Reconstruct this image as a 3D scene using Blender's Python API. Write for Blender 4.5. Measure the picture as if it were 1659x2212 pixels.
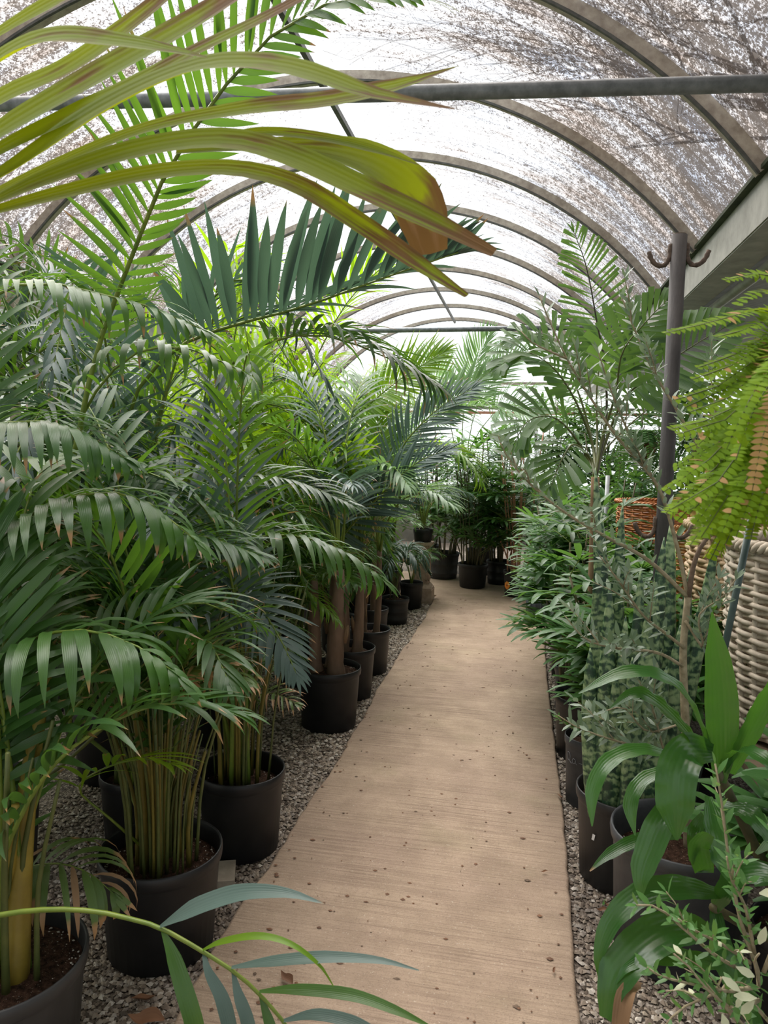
import bpy, math, random
import numpy as np
from mathutils import Matrix, Vector

# ------------------------------------------------------------------ camera
for o in list(bpy.data.objects):
    bpy.data.objects.remove(o)
SC = bpy.context.scene
COL = SC.collection
F = 26 / 36 * 2212
CX, CY, CH = 829.5, 1106.0, 1.65
YAW, PITCH, ROLL = math.radians(-10.748), math.radians(-5.006), math.radians(1.3)


def cam_basis():
    f = np.array([math.sin(YAW) * math.cos(PITCH), math.cos(YAW) * math.cos(PITCH), math.sin(PITCH)])
    r = np.array([math.cos(YAW), -math.sin(YAW), 0.0])
    d = np.cross(f, r)
    c, s = math.cos(ROLL), math.sin(ROLL)
    return r * c - d * s, d * c + r * s, f


CR, CD, CF = cam_basis()
CAM = np.array([0, 0, CH])
cam = bpy.data.cameras.new('camera')
cam.sensor_fit = 'VERTICAL'
cam.sensor_height = 36
cam.lens = 26
cam.clip_start = 0.02
cam.clip_end = 200
cam.dof.use_dof = True
cam.dof.focus_distance = 3.2
cam.dof.aperture_fstop = 11.0
camo = bpy.data.objects.new('camera', cam)
COL.objects.link(camo)
camo.matrix_world = Matrix(((CR[0], -CD[0], -CF[0], 0), (CR[1], -CD[1], -CF[1], 0), (CR[2], -CD[2], -CF[2], CH), (0, 0, 0, 1)))
SC.camera = camo

# ------------------------------------------------------------------ sky, sun, exposure
w = bpy.data.worlds.new('overcast_sky')
SC.world = w
w.use_nodes = True
bg = w.node_tree.nodes['Background']
bg.inputs[0].default_value = (0.93, 0.97, 1.0, 1)
bg.inputs[1].default_value = 0.74
sun = bpy.data.lights.new('sun_offscreen', 'SUN')
sun.energy = 12.0
sun.angle = math.radians(80)
sun.color = (1.0, 0.96, 0.9)
suno = bpy.data.objects.new('sun_offscreen', sun)
COL.objects.link(suno)
suno.rotation_euler = Vector((-0.25, 0.45, 1.0)).to_track_quat('Z', 'Y').to_euler()
SC.view_settings.view_transform = 'Standard'
SC.view_settings.look = 'None'
SC.view_settings.exposure = 1.0
SC.view_settings.gamma = 1
SC.view_settings.use_curve_mapping = False

R = random.Random(11)
rad = math.radians
Z = np.array([0., 0., 1.])


# ------------------------------------------------------------------ pixel helpers (direction only; the distance is given)
def ray(px, py):
    return CR * (px - CX) / F + CD * (py - CY) / F + CF


def at(px, py, Y):
    v = ray(px, py)
    return CAM + v * (Y / v[1])


def gr(px, py, z=0.0):
    v = ray(px, py)
    return CAM + v * ((z - CH) / v[2])


def proj(p):
    v = np.asarray(p) - CAM
    dz = v @ CF
    if dz < 0.05:
        return None
    return CX + F * (v @ CR) / dz, CY + F * (v @ CD) / dz, dz


def nrm(v):
    v = np.asarray(v, float)
    l = math.sqrt(v @ v)
    return v / l if l > 1e-9 else v


def in_poly(x, y, poly):
    c = False
    j = len(poly) - 1
    for i in range(len(poly)):
        xi, yi = poly[i]
        xj, yj = poly[j]
        if (yi > y) != (yj > y) and x < (xj - xi) * (y - yi) / (yj - yi) + xi:
            c = not c
        j = i
    return c


# ------------------------------------------------------------------ materials
MATS = {}


class NT:
    def __init__(s, name):
        m = bpy.data.materials.new(name)
        m.use_nodes = True
        s.m = m
        s.t = m.node_tree
        s.t.nodes.clear()
        s.out = s.n('ShaderNodeOutputMaterial')
        MATS[name] = m

    def n(s, kind, **kw):
        nd = s.t.nodes.new(kind)
        for k, v in kw.items():
            if k.startswith('i_'):
                key = k[2:]
                key = int(key) if key.isdigit() else key
                nd.inputs[key].default_value = v
            else:
                setattr(nd, k, v)
        return nd

    def l(s, a, b):
        s.t.links.new(a, b)

    def math(s, op, a, b=None, clamp=False):
        nd = s.n('ShaderNodeMath', operation=op, use_clamp=clamp)
        for i, q in enumerate((a, b)):
            if q is None:
                continue
            if isinstance(q, (int, float)):
                nd.inputs[i].default_value = q
            else:
                s.l(q, nd.inputs[i])
        return nd.outputs[0]

    def mix(s, fac, a, b, blend='MIX'):
        nd = s.n('ShaderNodeMix', data_type='RGBA', blend_type=blend)
        for idx, q in ((0, fac), (6, a), (7, b)):
            if isinstance(q, (int, float)):
                nd.inputs[idx].default_value = q
            elif isinstance(q, tuple):
                nd.inputs[idx].default_value = q if len(q) == 4 else q + (1,)
            else:
                s.l(q, nd.inputs[idx])
        return nd.outputs[2]

    def ramp(s, fac, stops):
        nd = s.n('ShaderNodeValToRGB')
        e = nd.color_ramp.elements
        while len(e) < len(stops):
            e.new(0.5)
        for el, (p, c) in zip(e, stops):
            el.position = p
            el.color = c if len(c) == 4 else tuple(c) + (1,)
        s.l(fac, nd.inputs[0])
        return nd.outputs[0]

    def noise(s, vec, scale, detail=3, rough=.55, scl=None):
        if scl:
            mp = s.n('ShaderNodeMapping')
            mp.inputs['Scale'].default_value = scl
            s.l(vec, mp.inputs[0])
            vec = mp.outputs[0]
        nd = s.n('ShaderNodeTexNoise')
        nd.inputs['Scale'].default_value = scale
        nd.inputs['Detail'].default_value = detail
        nd.inputs['Roughness'].default_value = rough
        s.l(vec, nd.inputs['Vector'])
        return nd.outputs['Fac']

    def coord(s, which='Object'):
        return s.n('ShaderNodeTexCoord').outputs[which]

    def pos(s):
        return s.n('ShaderNodeNewGeometry').outputs['Position']

    def bump(s, h, strength=.3, dist=.01):
        nd = s.n('ShaderNodeBump')
        nd.inputs['Strength'].default_value = strength
        nd.inputs['Distance'].default_value = dist
        s.l(h, nd.inputs['Height'])
        return nd.outputs[0]

    def bsdf(s, color, rough=.5, spec=.5, normal=None, metal=0.0):
        p = s.n('ShaderNodeBsdfPrincipled')
        if isinstance(color, tuple):
            p.inputs['Base Color'].default_value = color + (1,)
        else:
            s.l(color, p.inputs['Base Color'])
        if isinstance(rough, (int, float)):
            p.inputs['Roughness'].default_value = rough
        else:
            s.l(rough, p.inputs['Roughness'])
        p.inputs['Specular IOR Level'].default_value = spec
        p.inputs['Metallic'].default_value = metal
        if normal is not None:
            s.l(normal, p.inputs['Normal'])
        return p.outputs[0]

    def done(s, sh):
        s.l(sh, s.out.inputs[0])
        return s.m


def leaf_mat(name, base, dark, trans, tip=(.30, .17, .07), tip_at=.93, tf=.30, rough=.38, spec=.5, under=None, spots=0.0, brown=0.0):
    t = NT(name)
    uv = t.n('ShaderNodeUVMap').outputs[0]
    sep = t.n('ShaderNodeSeparateXYZ')
    t.l(uv, sep.inputs[0])
    att = t.n('ShaderNodeAttribute', attribute_name='rnd').outputs['Fac']
    orn = t.n('ShaderNodeObjectInfo').outputs['Random']
    rn = t.math('FRACT', t.math('ADD', att, orn))
    P = t.pos()
    nz = t.noise(P, 6, 2)
    f = t.math('MULTIPLY', t.math('ADD', rn, nz), .55, True)
    col = t.mix(f, dark, base)
    # fine lengthwise veins
    wv = t.n('ShaderNodeTexWave', wave_type='BANDS', bands_direction='X')
    wv.inputs['Scale'].default_value = 2.2
    t.l(uv, wv.inputs['Vector'])
    col = t.mix(t.math('MULTIPLY', wv.outputs['Fac'], .22), col, t.mix(.5, col, (.9, 1, .7), 'MULTIPLY'))
    # brown dry tips, each leaf a little different
    edge = t.math('ADD', t.math('MULTIPLY', rn, .25), tip_at - .12)
    n2 = t.noise(P, 30, 2)
    tf_ = t.math('MULTIPLY', t.math('SUBTRACT', t.math('ADD', sep.outputs[1], t.math('MULTIPLY', t.math('SUBTRACT', n2, .5), .15)), edge), 14, True)
    col = t.mix(tf_, col, tip)
    tcol = t.mix(tf_, t.mix(f, tuple(c * .8 for c in trans), trans), tip)
    if brown > 0:
        nb = t.noise(uv, 3.0, 3, .6, (1.3, .55, 1))
        nb2 = t.noise(P, 9, 2)
        bf = t.math('MULTIPLY', t.math('SUBTRACT', t.math('ADD', t.math('MULTIPLY', nb, .6), t.math('ADD', t.math('MULTIPLY', nb2, .5), t.math('MULTIPLY', sep.outputs[1], .22))), 1.0 - brown), 9, True)
        bc = t.mix(nb2, (.07, .032, .010), (.22, .12, .035))
        col = t.mix(bf, col, bc)
        tcol = t.mix(bf, tcol, bc)
    if spots > 0:
        n3 = t.noise(P, 60, 2)
        sf = t.math('MULTIPLY', t.math('SUBTRACT', n3, 1 - spots), 12, True)
        col = t.mix(sf, col, (.35, .33, .18))
    if under:
        bk = t.n('ShaderNodeNewGeometry').outputs['Backfacing']
        col = t.mix(bk, col, under)
    a = t.bsdf(col, rough, spec, t.bump(wv.outputs['Fac'], .15, .002))
    tr = t.n('ShaderNodeBsdfTranslucent')
    t.l(tcol, tr.inputs[0])
    mx = t.n('ShaderNodeMixShader', i_0=tf)
    t.l(a, mx.inputs[1])
    t.l(tr.outputs[0], mx.inputs[2])
    return t.done(mx.outputs[0])


leaf_mat('areca_leaf', (.065, .155, .03), (.025, .072, .018), (.18, .38, .025), rough=.33)
leaf_mat('areca_dark', (.05, .125, .032), (.02, .06, .018), (.14, .31, .03), tip_at=.9, rough=.35)
leaf_mat('blue_palm_leaf', (.11, .16, .145), (.05, .09, .08), (.10, .20, .10), tip_at=.95, tf=.18, rough=.42, spec=.4)
leaf_mat('lime_palm_leaf', (.13, .26, .018), (.06, .15, .012), (.36, .60, .015), tip_at=.96, tf=.42)
leaf_mat('pale_palm_leaf', (.15, .26, .11), (.08, .17, .07), (.24, .42, .12), tip_at=.97, tf=.40)
leaf_mat('dry_tip_leaf', (.11, .19, .05), (.06, .11, .03), (.22, .33, .06), tip=(.42, .25, .12), tip_at=.62)
leaf_mat('dead_leaf', (.36, .22, .12), (.22, .13, .07), (.30, .17, .08), tip=(.40, .26, .15), tf=.2, rough=.8)
leaf_mat('near_leaf', (.16, .22, .012), (.08, .14, .010), (.42, .47, .008), tip=(.20, .11, .045), tip_at=.9, tf=.55, rough=.6, spec=.2, brown=.31)
leaf_mat('kentia_leaf', (.07, .12, .09), (.03, .065, .05), (.09, .18, .07), tf=.2)
leaf_mat('rhapis_leaf', (.05, .138, .036), (.02, .07, .022), (.14, .31, .045), tip_at=1.2, rough=.38, spec=.35)
leaf_mat('rhapis_bright', (.06, .16, .04), (.025, .085, .025), (.16, .34, .05), tip_at=1.2, rough=.38, spec=.35)
leaf_mat('fishtail_leaf', (.07, .155, .045), (.03, .08, .025), (.19, .36, .05), tip_at=1.2, tf=.35)
leaf_mat('dracaena_leaf', (.04, .13, .025), (.014, .06, .014), (.15, .38, .03), tip_at=1.06, tf=.3, rough=.26, spec=.6)
leaf_mat('fern_leaf', (.19, .32, .012), (.09, .19, .012), (.38, .52, .012), tip_at=1.2, tf=.42, rough=.65, spec=.15)
leaf_mat('fern_dry', (.45, .28, .10), (.36, .20, .07), (.5, .3, .1), tip_at=1.2, tf=.3, rough=.7)
leaf_mat('fern_dark', (.075, .19, .05), (.035, .11, .03), (.17, .36, .06), tip_at=1.2, tf=.3, rough=.5)
leaf_mat('olive_leaf', (.19, .26, .17), (.095, .15, .095), (.2, .32, .13), tip_at=1.2, tf=.2, rough=.45, under=(.32, .38, .32))
leaf_mat('olive_bright', (.09, .23, .06), (.05, .15, .04), (.25, .45, .08), tip_at=1.2, tf=.3, rough=.35, under=(.2, .30, .18))
leaf_mat('cream_leaf', (.62, .64, .45), (.5, .54, .36), (.5, .5, .3), tip_at=1.2, tf=.2, rough=.5)
leaf_mat('litter_leaf', (.24, .11, .05), (.10, .05, .03), (.2, .09, .04), tip_at=1.2, tf=.12, rough=.7)


def simple(name, c1, c2, scale, rough=.6, spec=.4, bump=0.0, stretch=None, metal=0.0, uvc=False):
    t = NT(name)
    P = t.coord('UV') if uvc else t.pos()
    n = t.noise(P, scale, 4, .6, stretch)
    nm = t.bump(n, bump, .01) if bump else None
    return t.done(t.bsdf(t.mix(t.ramp(n, [(.3, (0, 0, 0)), (.7, (1, 1, 1))]), c1, c2), rough, spec, nm, metal))


simple('petiole_green', (.08, .14, .02), (.18, .23, .03), 14, .4)
simple('petiole_olive', (.05, .07, .018), (.11, .12, .03), 14, .5)
simple('cane_yellow', (.08, .075, .012), (.20, .15, .025), 9, .5)
simple('cane_gold', (.20, .14, .02), (.34, .25, .04), 9, .5)
simple('cane_dark', (.05, .05, .025), (.12, .10, .045), 14, .6)
simple('trunk_brown', (.12, .075, .05), (.26, .17, .12), 10, .75, .3, .4, (1, 1, .3))
simple('sheath_fibre', (.16, .10, .06), (.30, .2, .12), 40, .9, .1, .5, (1, 1, .15))
simple('rachis_dark', (.02, .02, .012), (.06, .05, .02), 14, .5)
simple('olive_bark', (.22, .18, .11), (.40, .34, .23), 40, .8, .2, .3)
simple('bark_brown', (.10, .07, .05), (.2, .14, .10), 40, .8, .2, .4)
simple('pot_black', (.006, .0065, .0075), (.018, .018, .02), 6, .45, .4)
simple('pot_grey', (.03, .033, .038), (.075, .078, .085), 7, .55, .4)
simple('pot_dusty', (.012, .012, .013), (.045, .045, .046), 5, .5, .4, 0, (1, 1, .4))
simple('tub_blue', (.07, .09, .11), (.12, .14, .17), 9, .5)
simple('perlite', (.75, .72, .66), (.5, .46, .4), 80, .9, .1)
simple('rib_metal', (.26, .22, .18), (.46, .41, .34), 22, .7, .3, .25)
simple('rib_dark', (.05, .05, .045), (.11, .11, .10), 20, .7)
simple('tie_metal', (.13, .145, .15), (.26, .28, .29), 30, .5, .4, .1, None, .3)
simple('gutter_metal', (.24, .245, .21), (.40, .40, .36), 9, .55, .4, .1, None, .2)
simple('gutter_algae', (.02, .03, .018), (.06, .075, .04), 12, .8)
simple('post_iron', (.02, .019, .019), (.055, .05, .047), 26, .7, .4, .4, (1, 1, .25))
simple('rust_iron', (.06, .045, .035), (.15, .105, .08), 60, .8, .3, .5)
simple('bay_roof', (.16, .165, .15), (.28, .28, .26), 8, .8, .2)
simple('bench_wood', (.12, .09, .06), (.24, .18, .12), 12, .8, .2, .3, (.2, 1, 1))
simple('wicker_red', (.28, .085, .02), (.50, .19, .06), 30, .45, .4)
simple('wicker_honey', (.36, .17, .05), (.60, .33, .12), 30, .5, .4)
simple('wicker_tan', (.34, .23, .13), (.58, .44, .28), 26, .6, .3)
simple('wicker_grey', (.36, .30, .23), (.62, .55, .44), 26, .65, .3)
simple('wicker_inner', (.10, .04, .012), (.2, .09, .03), 30, .7)
simple('stone_pink', (.34, .25, .195), (.52, .40, .32), 18, .85, .2, .4)
simple('white_label', (.85, .85, .85), (.75, .75, .75), 20, .5)
simple('chalk', (.30, .31, .33), (.22, .23, .25), 60, .9, .1)
simple('flower_orange', (.85, .20, .02), (.95, .42, .05), 30, .5)
simple('flower_red', (.35, .03, .01), (.5, .06, .02), 30, .5)
simple('flower_green', (.05, .2, .03), (.1, .3, .05), 30, .5)
simple('conduit_grey', (.35, .37, .39), (.5, .52, .54), 20, .5)
simple('pvc_green', (.025, .05, .045), (.06, .09, .08), 12, .45)
simple('tree_bark', (.16, .17, .2), (.28, .29, .33), 3, .9)
simple('concrete_chip', (.30, .26, .21), (.42, .36, .29), 20, .9, .2, .4)
simple('block_board_grey', (.13, .125, .11), (.22, .21, .19), 3, .9)
simple('terracotta', (.36, .16, .10), (.5, .26, .17), 20, .8)


def soil_mat():
    t = NT('soil')
    P = t.pos()
    n = t.noise(P, 60, 5, .7)
    n2 = t.noise(P, 160, 2)
    c = t.mix(t.ramp(n, [(.35, (0, 0, 0)), (.65, (1, 1, 1))]), (.02, .012, .008), (.11, .06, .04))
    c = t.mix(t.ramp(n2, [(.66, (0, 0, 0)), (.70, (1, 1, 1))]), c, (.30, .22, .16))
    t.done(t.bsdf(c, .95, .1, t.bump(n, .9, .03)))


soil_mat()


def pebble_mat():
    t = NT('pebble')
    att = t.n('ShaderNodeAttribute', attribute_name='rnd').outputs['Fac']
    c = t.ramp(att, [(0, (.08, .065, .05)), (.3, (.26, .205, .16)), (.55, (.46, .39, .31)), (.8, (.32, .28, .245)), (1, (.72, .66, .58))])
    n = t.noise(t.pos(), 1.1, 3)
    c = t.mix(t.ramp(n, [(.42, (0, 0, 0)), (.7, (.7, .7, .7))]), c, (.07, .055, .045))
    t.done(t.bsdf(c, .85, .3))


pebble_mat()


def ground_mat():
    t = NT('gravel_ground')
    P = t.pos()
    v = t.n('ShaderNodeTexVoronoi')
    v.inputs['Scale'].default_value = 95
    t.l(P, v.inputs['Vector'])
    hs = t.n('ShaderNodeSeparateColor')
    t.l(v.outputs['Color'], hs.inputs[0])
    c = t.ramp(hs.outputs[0], [(0, (.05, .042, .035)), (.4, (.16, .13, .105)), (.7, (.28, .235, .19)), (1, (.42, .37, .32))])
    n = t.noise(P, 1.1, 4)
    c = t.mix(t.ramp(n, [(.4, (0, 0, 0)), (.7, (.8, .8, .8))]), c, (.055, .04, .032))
    t.done(t.bsdf(c, .9, .2, t.bump(v.outputs['Distance'], .8, .01)))


ground_mat()


def path_mat():
    t = NT('brushed_concrete')
    P = t.pos()
    # broom marks run across the path
    b1 = t.noise(P, 1.0, 3, .6, (1.1, 75, 1))
    b2 = t.noise(P, 1.0, 2, .5, (3.0, 170, 1))
    br = t.math('ADD', t.math('MULTIPLY', b1, .6), t.math('MULTIPLY', b2, .4))
    big = t.noise(P, 1.6, 4, .6)
    mid = t.noise(P, 7, 4, .65)
    c = t.mix(t.ramp(big, [(.3, (0, 0, 0)), (.72, (1, 1, 1))]), (.37, .272, .205), (.49, .375, .27))
    c = t.mix(t.ramp(mid, [(.35, (.45, .45, .45)), (.6, (0, 0, 0))]), c, (.25, .185, .13))
    g = t.noise(P, 2.3, 3)
    c = t.mix(t.ramp(g, [(.58, (0, 0, 0)), (.75, (.35, .35, .35))]), c, (.24, .22, .12))
    lines = t.ramp(br, [(.40, (1, 1, 1)), (.54, (0, 0, 0))])
    patch = t.ramp(t.noise(P, 2.1, 3), [(.35, (.12, .12, .12)), (.65, (.62, .62, .62))])
    lf = t.n('ShaderNodeMix', data_type='RGBA', blend_type='MULTIPLY', i_0=1.0)
    t.l(lines, lf.inputs[6])
    t.l(patch, lf.inputs[7])
    c = t.mix(lf.outputs[2], c, (.17, .115, .085))
    grit = t.noise(P, 210, 3, .7)
    c = t.mix(t.ramp(grit, [(.30, (.55, .55, .55)), (.5, (0, 0, 0))]), c, (.17, .12, .09))
    speck = t.ramp(t.noise(P, 120, 2), [(.66, (0, 0, 0)), (.72, (.6, .6, .6))])
    c = t.mix(speck, c, (.55, .47, .38))
    t.done(t.bsdf(c, .88, .25, t.bump(br, .9, .008)))


path_mat()


def roof_mat():
    t = NT('dirty_sheet')
    uv = t.n('ShaderNodeUVMap').outputs[0]      # u metres along the house, v metres along the arch from the gutter
    sep = t.n('ShaderNodeSeparateXYZ')
    t.l(uv, sep.inputs[0])
    big = t.noise(uv, .9, 4, .6)
    streak = t.noise(uv, 1.0, 5, .65, (7.5, .9, 1))
    sk2 = t.noise(uv, 1.0, 4, .6, (26, 2.2, 1))
    sp = t.noise(uv, 85, 3, .75)
    sp2 = t.noise(uv, 26, 4, .7)
    # stains gather on the lower part of the slope
    low = t.n('ShaderNodeMapRange', i_1=2.6, i_2=.2, i_3=-.05, i_4=.20)
    t.l(sep.outputs[1], low.inputs[0])
    near = t.n('ShaderNodeMapRange', i_1=6.5, i_2=2.0, i_3=0.0, i_4=.10)
    t.l(sep.outputs[0], near.inputs[0])
    lo = t.math('ADD', low.outputs[0], near.outputs[0])
    a = t.math('ADD', t.math('ADD', t.math('MULTIPLY', big, .55), t.math('MULTIPLY', streak, .45)), lo)
    film = t.math('MULTIPLY', t.math('SUBTRACT', a, .475), 4.0, True)
    tint = t.ramp(t.noise(uv, 2.2, 3, .6, (2.5, .7, 1)), [(.32, (.50, .55, .68)), (.46, (.66, .65, .69)), (.56, (.58, .50, .46)), (.68, (.56, .42, .35))])
    col = t.mix(t.math('MULTIPLY', film, .8), (.74, .76, .79), tint)
    # runs of grime washed down the slope
    bl = t.ramp(sk2, [(.46, (0, 0, 0)), (.60, (1, 1, 1))])
    col = t.mix(bl, col, (.70, .68, .66), 'MULTIPLY')
    # grains of algae and dirt
    g = t.math('ADD', t.math('MULTIPLY', sp, .55), t.math('ADD', t.math('MULTIPLY', sp2, .45), t.math('MULTIPLY', t.math('SUBTRACT', a, .5), .55)))
    gf = t.math('MULTIPLY', t.math('SUBTRACT', g, .56), 15, True)
    col = t.mix(t.math('MULTIPLY', gf, .9), col, (.085, .065, .05))
    tr = t.n('ShaderNodeBsdfTransparent')
    t.l(col, tr.inputs[0])
    df = t.n('ShaderNodeBsdfTranslucent', i_0=(.8, .8, .78, 1))
    t.l(col, df.inputs[0])
    mx = t.n('ShaderNodeMixShader', i_0=.12)
    t.l(tr.outputs[0], mx.inputs[1])
    t.l(df.outputs[0], mx.inputs[2])
    t.done(mx.outputs[0])


roof_mat()


def wall_sheet(name, ca, cb, opaque):
    t = NT(name)
    P = t.pos()
    n = t.noise(P, 3, 4)
    c = t.mix(t.ramp(n, [(.35, (0, 0, 0)), (.7, (1, 1, 1))]), ca, cb)
    tr = t.n('ShaderNodeBsdfTransparent')
    t.l(c, tr.inputs[0])
    df = t.n('ShaderNodeBsdfTranslucent')
    t.l(c, df.inputs[0])
    d2 = t.n('ShaderNodeBsdfDiffuse')
    t.l(c, d2.inputs[0])
    m1 = t.n('ShaderNodeMixShader', i_0=.4)
    t.l(tr.outputs[0], m1.inputs[1])
    t.l(df.outputs[0], m1.inputs[2])
    m2 = t.n('ShaderNodeMixShader', i_0=opaque)
    t.l(m1.outputs[0], m2.inputs[1])
    t.l(d2.outputs[0], m2.inputs[2])
    t.done(m2.outputs[0])


wall_sheet('corrugated_sheet', (.62, .68, .70), (.86, .90, .92), .15)
wall_sheet('grimy_sheet', (.30, .33, .28), (.58, .61, .56), .35)


def sansev_mat():
    t = NT('snake_leaf')
    uv = t.n('ShaderNodeUVMap').outputs[0]
    P = t.pos()
    n1 = t.noise(P, 26, 4, .6, (1.5, 1.5, 1))
    wv = t.n('ShaderNodeTexWave', wave_type='BANDS', bands_direction='Z')
    wv.inputs['Scale'].default_value = 9
    wv.inputs['Distortion'].default_value = 9
    wv.inputs['Detail'].default_value = 3
    wv.inputs['Detail Scale'].default_value = 2.5
    t.l(P, wv.inputs['Vector'])
    n0 = t.noise(P, 42, 3, .6, (1, 1, .6))
    nb = t.noise(P, 5, 2)
    f = t.math('ADD', t.math('MULTIPLY', wv.outputs['Fac'], .14), t.math('ADD', t.math('MULTIPLY', n0, .62), t.math('MULTIPLY', nb, .24)))
    c = t.ramp(f, [(.36, (.018, .045, .026)), (.46, (.035, .085, .045)), (.52, (.15, .24, .11)), (.64, (.32, .42, .22))])
    t.done(t.bsdf(c, .4, .5, t.bump(n1, .1, .003)))


sansev_mat()


# ------------------------------------------------------------------ mesh building
class MB:
    def __init__(s):
        s.V, s.Q, s.T, s.mQ, s.mT, s.U, s.r, s.n = [], [], [], [], [], [], [], 0
        s.mats = []

    def mat(s, name):
        if name not in s.mats:
            s.mats.append(name)
        return s.mats.index(name)

    def add(s, V, quads=None, tris=None, mat=None, uv=None, rnd=0.0):
        V = np.asarray(V, float).reshape(-1, 3)
        k = s.mat(mat)
        s.V.append(V)
        if quads is not None and len(quads):
            q = np.asarray(quads, int).reshape(-1, 4) + s.n
            s.Q.append(q)
            s.mQ.append(np.full(len(q), k))
        if tris is not None and len(tris):
            q = np.asarray(tris, int).reshape(-1, 3) + s.n
            s.T.append(q)
            s.mT.append(np.full(len(q), k))
        s.U.append(np.zeros((len(V), 2)) if uv is None else np.asarray(uv, float))
        s.r.append(np.full(len(V), rnd) if np.isscalar(rnd) else np.asarray(rnd, float))
        s.n += len(V)

    def mesh(s, name, origin=(0, 0, 0), smooth=True):
        me = bpy.data.meshes.new(name)
        V = np.concatenate(s.V) - np.asarray(origin, float)
        Q = np.concatenate(s.Q) if s.Q else np.zeros((0, 4), int)
        T = np.concatenate(s.T) if s.T else np.zeros((0, 3), int)
        me.vertices.add(len(V))
        me.vertices.foreach_set('co', V.astype(np.float32).ravel())
        li = np.concatenate([Q.ravel(), T.ravel()])
        me.loops.add(len(li))
        me.loops.foreach_set('vertex_index', li.astype(np.int32))
        st = np.concatenate([np.arange(len(Q)) * 4, len(Q) * 4 + np.arange(len(T)) * 3])
        me.polygons.add(len(st))
        me.polygons.foreach_set('loop_start', st.astype(np.int32))
        mi = np.concatenate((s.mQ or [np.zeros(0)]) + (s.mT or [np.zeros(0)]))
        me.polygons.foreach_set('material_index', mi.astype(np.int32))
        me.polygons.foreach_set('use_smooth', np.full(len(st), smooth))
        for m in s.mats:
            me.materials.append(MATS[m])
        ul = me.uv_layers.new(name='UVMap')
        U = np.concatenate(s.U)[li]
        ul.data.foreach_set('uv', U.astype(np.float32).ravel())
        a = me.attributes.new('rnd', 'FLOAT', 'POINT')
        a.data.foreach_set('value', np.concatenate(s.r).astype(np.float32))
        me.update(calc_edges=True)
        me.validate()
        return me

    # -- shapes
    def tube(s, pts, radii, mat, seg=6, flat=1.0, rnd=0.0, cap=True):
        pts = np.asarray(pts, float)
        n = len(pts)
        radii = np.full(n, radii) if np.isscalar(radii) else np.asarray(radii, float)
        T = np.gradient(pts, axis=0)
        T /= np.linalg.norm(T, axis=1)[:, None] + 1e-12
        ref = np.array([1., 0, 0]) if abs(T[0][0]) < .8 else np.array([0, 1., 0])
        V = []
        N = nrm(ref - (ref @ T[0]) * T[0])
        a = np.arange(seg) / seg * 2 * math.pi
        ca, sa = np.cos(a)[:, None], np.sin(a)[:, None]
        for i in range(n):
            N = nrm(N - (N @ T[i]) * T[i])
            B = np.cross(T[i], N)
            V.append(pts[i] + radii[i] * (ca * N + sa * B * flat))
        V = np.concatenate(V)
        i = np.arange(n - 1)[:, None] * seg
        j = np.arange(seg)[None, :]
        k = (j + 1) % seg
        q = np.stack([i + j, i + k, i + seg + k, i + seg + j], -1).reshape(-1, 4)
        tl = np.linspace(0, 1, n).repeat(seg)
        uv = np.stack([np.tile(np.arange(seg) / seg, n), tl], 1)
        tr = []
        if cap:
            for b in (0, (n - 1) * seg):
                for m in range(1, seg - 1):
                    tr.append((b, b + m, b + m + 1) if b else (b, b + m + 1, b + m))
        s.add(V, q, tr, mat, uv, rnd)

    def lathe(s, prof, center, mat, seg=36, ry=1.0):
        prof = np.asarray(prof, float)
        n = len(prof)
        a = np.arange(seg) / seg * 2 * math.pi
        V = np.stack([prof[:, 0][:, None] * np.cos(a), prof[:, 0][:, None] * np.sin(a) * ry, np.repeat(prof[:, 1][:, None], seg, 1)], -1).reshape(-1, 3) + np.asarray(center, float)
        i = np.arange(n - 1)[:, None] * seg
        j = np.arange(seg)[None, :]
        k = (j + 1) % seg
        q = np.stack([i + j, i + k, i + seg + k, i + seg + j], -1).reshape(-1, 4)
        uv = np.stack([np.tile(np.arange(seg) / seg, n), np.linspace(0, 1, n).repeat(seg)], 1)
        s.add(V, q, None, mat, uv)

    def box(s, c, sz, mat, rz=0.0):
        x, y, z = [q / 2 for q in sz]
        V = np.array([(-x, -y, -z), (x, -y, -z), (x, y, -z), (-x, y, -z), (-x, -y, z), (x, -y, z), (x, y, z), (-x, y, z)])
        cc, ss = math.cos(rz), math.sin(rz)
        V = V @ np.array([[cc, ss, 0], [-ss, cc, 0], [0, 0, 1]]) + np.asarray(c, float)
        s.add(V, [(0, 3, 2, 1), (4, 5, 6, 7), (0, 1, 5, 4), (1, 2, 6, 5), (2, 3, 7, 6), (3, 0, 4, 7)], None, mat)

    def ribbon(s, pts, widths, up, mat, fold=.12, rnd=None, ripple=0.0):
        """a strap leaf along pts; up = direction its upper face looks to"""
        pts = np.asarray(pts, float)
        n = len(pts)
        T = np.gradient(pts, axis=0)
        V, U = [], []
        for i in range(n):
            t = nrm(T[i])
            S = nrm(np.cross(t, up))
            N = np.cross(S, t)
            h = widths[i] / 2
            rp = ripple * h * math.sin(i * 1.9 + (rnd or 0) * 9)
            V += [pts[i] - S * h + N * (h * fold + rp), pts[i] - S * h * .5 + N * h * fold * .35, pts[i] - N * h * fold * .3, pts[i] + S * h * .5 + N * h * fold * .35, pts[i] + S * h + N * (h * fold - rp)]
            v = i / (n - 1)
            U += [(0, v), (.25, v), (.5, v), (.75, v), (1, v)]
        q = []
        for i in range(n - 1):
            for k in range(4):
                a = i * 5 + k
                q.append((a, a + 1, a + 6, a + 5))
        s.add(V, q, None, mat, U, R.random() if rnd is None else rnd)


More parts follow.
